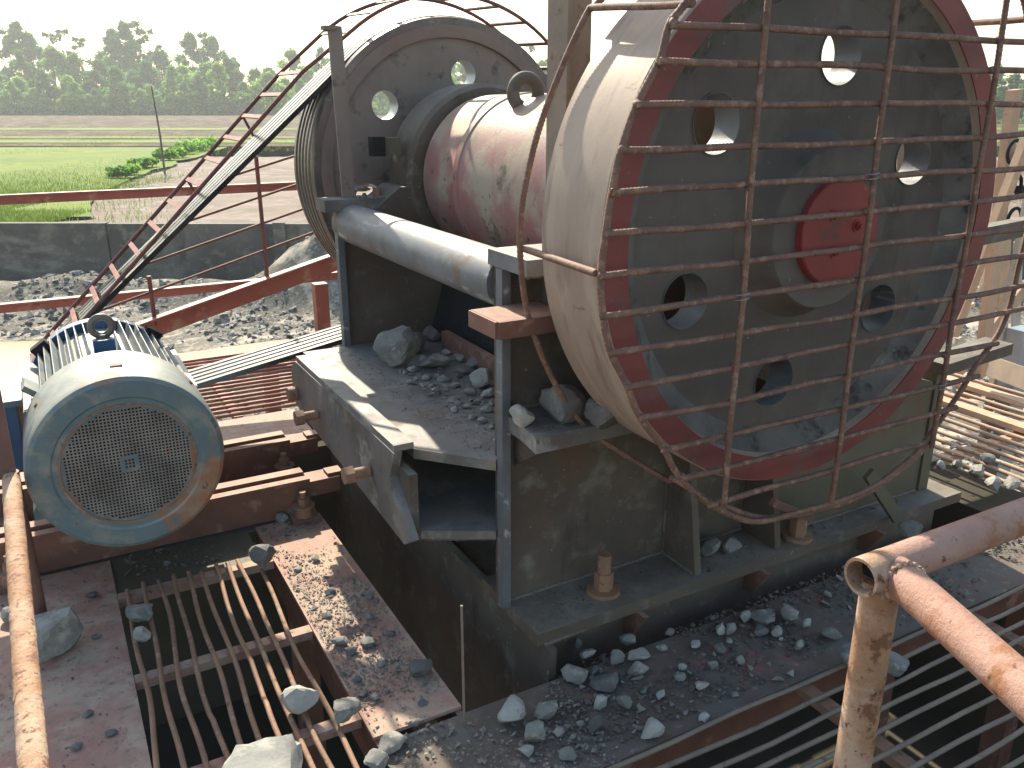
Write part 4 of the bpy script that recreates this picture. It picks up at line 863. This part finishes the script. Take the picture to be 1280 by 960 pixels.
# retaining wall
wl = thing('retaining_wall', 'low grey concrete retaining wall across the muddy lot', 'wall', gp(0, WF))
def wallbox(s0, s1, f, z0, z1, th, name, m):
    c = gp((s0+s1)/2, f, (z0+z1)/2); MB().box(c, (s1-s0, th, z1-z0), Euler((0, 0, -YAW))).build(name, m, wl, bevel=.01)
zw = onz(0, 278, 0); zt = CAM_H+ (WF/ (math.cos(PITCH)+((480-278)/FPX)*math.sin(PITCH)))*(((480-278)/FPX)*math.cos(PITCH)-math.sin(PITCH))
segs = [-24, -19, -14, -9.8, -5.6, -2.6, 0, 2.5, 5.2, 8, 11, 14, 18, 22, 26, 30]
for i in range(len(segs)-1): wallbox(segs[i]+.012, segs[i+1]-.012, WF+.04*(i % 2), GZ-.6, zt+random.uniform(-.03, .04), .22, 'panel', 'concrete')
for s_ in (-5.6, 2.5, 14): wallbox(s_-.14, s_+.14, WF-.17, GZ-.6, zt+.02, .1, 'pilaster', 'concrete')
a = gp(-6.05, WF-.25); tag(MB().cyl((a.x, a.y, GZ-.2), (a.x+.1, a.y, zt+.02), .05, 10).build('blue_pipe', 'blue', None, smooth=True, origin=(a.x, a.y, GZ)), 'blue plastic pipe standing against the grey retaining wall', 'pipe')
# gravel field on the lot
def lotpos(r):
    s = r.uniform(-11, 16); f = r.uniform(5.5, 19.5)
    if noise.noise(Vector((s*.4, f*.4, 2.)))+.5*noise.noise(Vector((s*1.3, f*1.3, 2.))) < -.12+r.uniform(-.2, .2): return None
    if ((s+8.9)/2.)**2+((f-14.1)/1.6)**2 < 1: return None
    return gp(s, f, GZ+hgt(s, f))
scatter('grey broken stone spread over the muddy lot behind the platform', 'rock', 15000, lotpos, .05, .3, .6, 21)
scatter('dark stones spread over the muddy lot behind the platform', 'darkrock', 6000, lotpos, .05, .26, .6, 22)
scatter('pale stones spread over the muddy lot behind the platform', 'palerock', 2600, lotpos, .05, .28, .6, 23)
c = gz(12, 352); s_, f_ = lf(c); c.z = GZ+hgt(s_, f_)+.15
tag(MB().rock((0, 0, 0), (.6, .5, .5), 900, sub=1).build('boulder', 'palerock', None, smooth=True, angle=25), 'pale boulder at the foot of the wall on the far left', 'boulder').location = c

#SECTION vegetation
def leafmesh(name, m, fn, n, size, seed):
    rnd = random.Random(seed); V = []; F = []
    for i in range(n):
        p, nn = fn(rnd); s = size*rnd.uniform(.5, 1.4)
        a = Vector((rnd.gauss(0, 1), rnd.gauss(0, 1), rnd.gauss(0, .7))).normalized(); c = a.cross(Vector((rnd.gauss(0, 1), rnd.gauss(0, 1), rnd.gauss(0, 1)))).normalized(); k = len(V)
        V += [p+a*s, p+c*s*.6, p-a*s, p-c*s*.6]; F.append((k, k+1, k+2, k+3))
    me = bpy.data.meshes.new(name); me.from_pydata(V, [], F); me.materials.append(M[m]); return me
def crownfn(H, Wd, seed, nc=16, lo=.15, up=1.):
    rnd = random.Random(seed); cl = []
    for i in range(nc):
        z = rnd.uniform(lo, 1.)*H; t = z/H; wr = Wd*(math.sin(PI*min(1, (t-lo+.12)/(1.08-lo))))**.6; a = rnd.uniform(0, 6.28); q = rnd.uniform(.1, 1)**.6*wr
        cl.append((Vector((math.cos(a)*q, math.sin(a)*q, z)), rnd.uniform(.12, .26)*Wd+.3))
    def f(r):
        c, s = cl[r.randrange(nc)]; v = Vector((r.gauss(0, 1), r.gauss(0, 1), r.gauss(0, .8))).normalized()*s*r.uniform(.3, 1.15); return c+v, v
    return f, cl
variants = []
spec = [('leaf1', 15, 6., 34, .0, 'rounded mid green tree'), ('leaf2', 12, 6.4, 34, .0, 'low bushy yellow green tree'), ('leaf1', 19, 4.2, 30, .05, 'tall narrow green tree'), ('leaf3', 14, 5.6, 30, .0, 'dark green tree'), ('leaf2', 17, 5., 34, .03, 'feathery light green tree'), ('leaf3', 21, 3.0, 12, .45, 'thin tall tree with sparse top')]
for k, (m, H, Wd, nc, lo, lab) in enumerate(spec):
    fn, cl = crownfn(H, Wd, 50+k, nc, lo); cm = leafmesh('crown', m, fn, 6500 if k != 5 else 900, .38, 70+k)
    b = MB(); b.sweep([Vector((0, 0, -1)), Vector((.2, 0, H*.4)), Vector((0, .2, H*.92))], lambda i: [.28, .18, .04][i], 7)
    for c, s in cl[:9]: b.sweep([Vector((.1, .1, c.z*.45)), c], lambda i: [.1, .03][i], 5)
    bmesh.ops.recalc_face_normals(b.bm, faces=b.bm.faces[:]); tm = bpy.data.meshes.new('trunk'); b.bm.to_mesh(tm); b.bm.free(); tm.materials.append(M['bark']); variants.append((tm, cm, lab))
rt_ = random.Random(5); TALL = []; ORD = ['first', 'second', 'third', 'fourth', 'fifth', 'sixth', 'seventh', 'eighth', 'ninth', 'tenth', 'eleventh', 'twelfth', 'thirteenth', 'fourteenth']
def tree(k, s, f, sc, where):
    tm, cm, lab = variants[k]; TALL.append(1) if 'above' in where else None
    if 'above' in where: lab = f'{ORD[len(TALL)-1]} from the left of the tall trees'
    t = thing('tree', f'{lab} {where}', 'tree', gp(s, f, GZ+.5), where)
    t.rotation_euler = (0, 0, rt_.uniform(0, 6.28)); t.scale = (sc*rt_.uniform(.9, 1.2), sc*rt_.uniform(.9, 1.2), sc)
    for nm, me in (('trunk', tm), ('crown', cm)): o = bpy.data.objects.new(nm, me); COL.objects.link(o); o.parent = t
def spx(px, f): return (px-640)/FPX*f*1.054/1.0
for i in range(110):
    px = -260+i*9.6+rt_.uniform(-7, 7); row = i % 3; f = [232, 246, 262][row]+rt_.uniform(-4, 4)
    k = rt_.choice([0, 1, 1, 3, 4]) if row < 1 else rt_.choice([0, 1, 2, 3, 4]) if row < 2 else rt_.choice([2, 4, 0, 5]); sc = [.68, .84, .93][row]*rt_.uniform(.8, 1.2)
    tree(k, spx(px, f), f, sc, 'in the tree line beyond the left field')
for i in range(44):
    px = -120+i*14+rt_.uniform(-6, 6); tree(rt_.choice([1, 1, 4, 0]), spx(px, 225), 225, .42*rt_.uniform(.8, 1.2), 'in the low front row of the left tree line')
for px, k, sc in ((10, 5, 1.3), (24, 5, 1.2), (85, 5, 1.2), (96, 2, 1.3), (108, 2, 1.15), (128, 5, 1.15), (148, 5, 1.2), (200, 2, 1.2), (214, 2, 1.3), (225, 5, 1.3), (240, 5, 1.2), (285, 2, 1.15), (300, 5, 1.15), (310, 2, 1.1)): tree(k, spx(px, 270), 270, sc, 'standing above the left tree line')
for i in range(16):
    px = 1180+i*22; f = 150+rt_.uniform(-6, 6); tree(rt_.choice([0, 1, 3]), spx(px, f), f, .62*rt_.uniform(.85, 1.1), 'in the tree line beyond the right field')
def bushrow(name, lab, m, pts, n, size, seed):
    rnd = random.Random(seed)
    def fn(r):
        c, rad = pts[r.randrange(len(pts))]; v = Vector((r.gauss(0, 1), r.gauss(0, 1), abs(r.gauss(0, .8)))).normalized()*rad*r.uniform(.3, 1.05); return c+v, v
    me = leafmesh(name, m, fn, n, size, seed); o = bpy.data.objects.new(name, me); COL.objects.link(o); return o
pts = [(gp(spx(px, 226), 224+rt_.uniform(-2, 2), GZ+.6), rt_.uniform(1.3, 2.6)) for px in range(-260, 800, 7)]
stuff(bushrow('hedge', '', 'leaf3', pts, 16000, .35, 5), 'dark hedge and undergrowth along the foot of the tree line', 'hedge')
pts = [(gp(spx(px, 144), 143+rt_.uniform(-2, 2), GZ+.6), rt_.uniform(.8, 1.6)) for px in range(1150, 1560, 7)]
stuff(bushrow('hedge', '', 'leaf3', pts, 6000, .3, 6), 'undergrowth along the foot of the right tree line', 'hedge')
for k, (px, py, rad) in enumerate(((153, 226, .5), (163, 222, .4), (176, 214, .5), (186, 212, .45), (208, 203, .7), (222, 200, .6), (232, 195, 1.0), (246, 192, .9), (256, 190, .8), (262, 186, .8))):
    c = onz(px, py, Z1); c.z = GZ+.75
    o = bushrow('shrub', '', 'leaf2' if k % 2 else 'leaf1', [(Vector((0, 0, .1)), rad), (Vector((.3, .1, .2)), rad*.7), (Vector((-.3, .2, .1)), rad*.8)], 420, .13, 200+k); o.location = c; tag(o, 'leafy green shrub on the edge between grass field and mud', 'shrub', 'shrubs along the edge of the grass field')
rb = random.Random(9); V = []; F = []
def blades(n, fs, h):
    for i in range(n):
        p = fs(); a = rb.uniform(0, 6.28); hh = h*rb.uniform(.5, 1.3); wv = Vector((math.cos(a), math.sin(a), 0))*h*.07; ln = Vector((rb.gauss(0, .3), rb.gauss(0, .3), 1))*hh; k = len(V); V.extend([p-wv, p+wv, p+ln]); F.append((k, k+1, k+2))
def bpos():
    while True:
        f = 21.1+abs(rb.gauss(0, 1))*9; smin = -26; smax = (L(118, 270)[0] if f < 29 else L(112, 245)[0]+(f-29)*.12)-.1; return gp(rb.uniform(smin, smax), f, GZ+.72)
blades(52000, bpos, .17)
blades(1500, lambda: gp(-6.7+rb.gauss(0, .5)+2.3, 19.3+rb.gauss(0, .3), GZ+.3), .3)
def weeds():
    while True:
        f = rb.uniform(24, 200); s_ = rb.uniform(-.62, .65)*f
        if noise.noise(Vector((s_*.12, f*.05, 3))) > .12: return gp(s_+rb.gauss(0, .4), f+rb.gauss(0, .4), GZ+.66)
blades(24000, weeds, .22)
def edgew():
    s_ = rb.uniform(-20, 28); return gp(s_+rb.gauss(0, .2), WF+.3+abs(rb.gauss(0, .5)), GZ+.65)
blades(7000, lambda: edgew(), .17)
me = bpy.data.meshes.new('grass'); me.from_pydata(V, [], F); me.materials.append(M['blade']); o = bpy.data.objects.new('grass', me); COL.objects.link(o); stuff(o, 'bright green grass growing behind the wall and over the paddy', 'grass')
c = onz(206, 216, Z1); pl = MB(); pl.sweep([Vector((0, 0, -.3)), Vector((.0, 0, 2.)), Vector((-.12, 0, 4.4))], lambda i: [.06, .05, .03][i], 8); o = pl.build('wooden_pole', 'bark', None, smooth=True); o.location = (c.x, c.y, GZ+.6); tag(o, 'thin bare wooden pole standing in the field', 'pole')

#SECTION haze
hm = bpy.data.materials.new('haze'); hm.use_nodes = True; t = hm.node_tree; t.nodes.remove(t.nodes['Principled BSDF'])
pv = t.nodes.new('ShaderNodeVolumePrincipled'); pv.inputs['Color'].default_value = (.92, .96, 1, 1); pv.inputs['Density'].default_value = .0007; pv.inputs['Anisotropy'].default_value = .3
t.links.new(pv.outputs[0], t.nodes['Material Output'].inputs['Volume'])
b = MB(); b.bb(-700, 700, -700, 700, GZ-1.5, 32); hz = b.build('haze', hm); stuff(hz, 'pale haze hanging over the fields', 'haze')
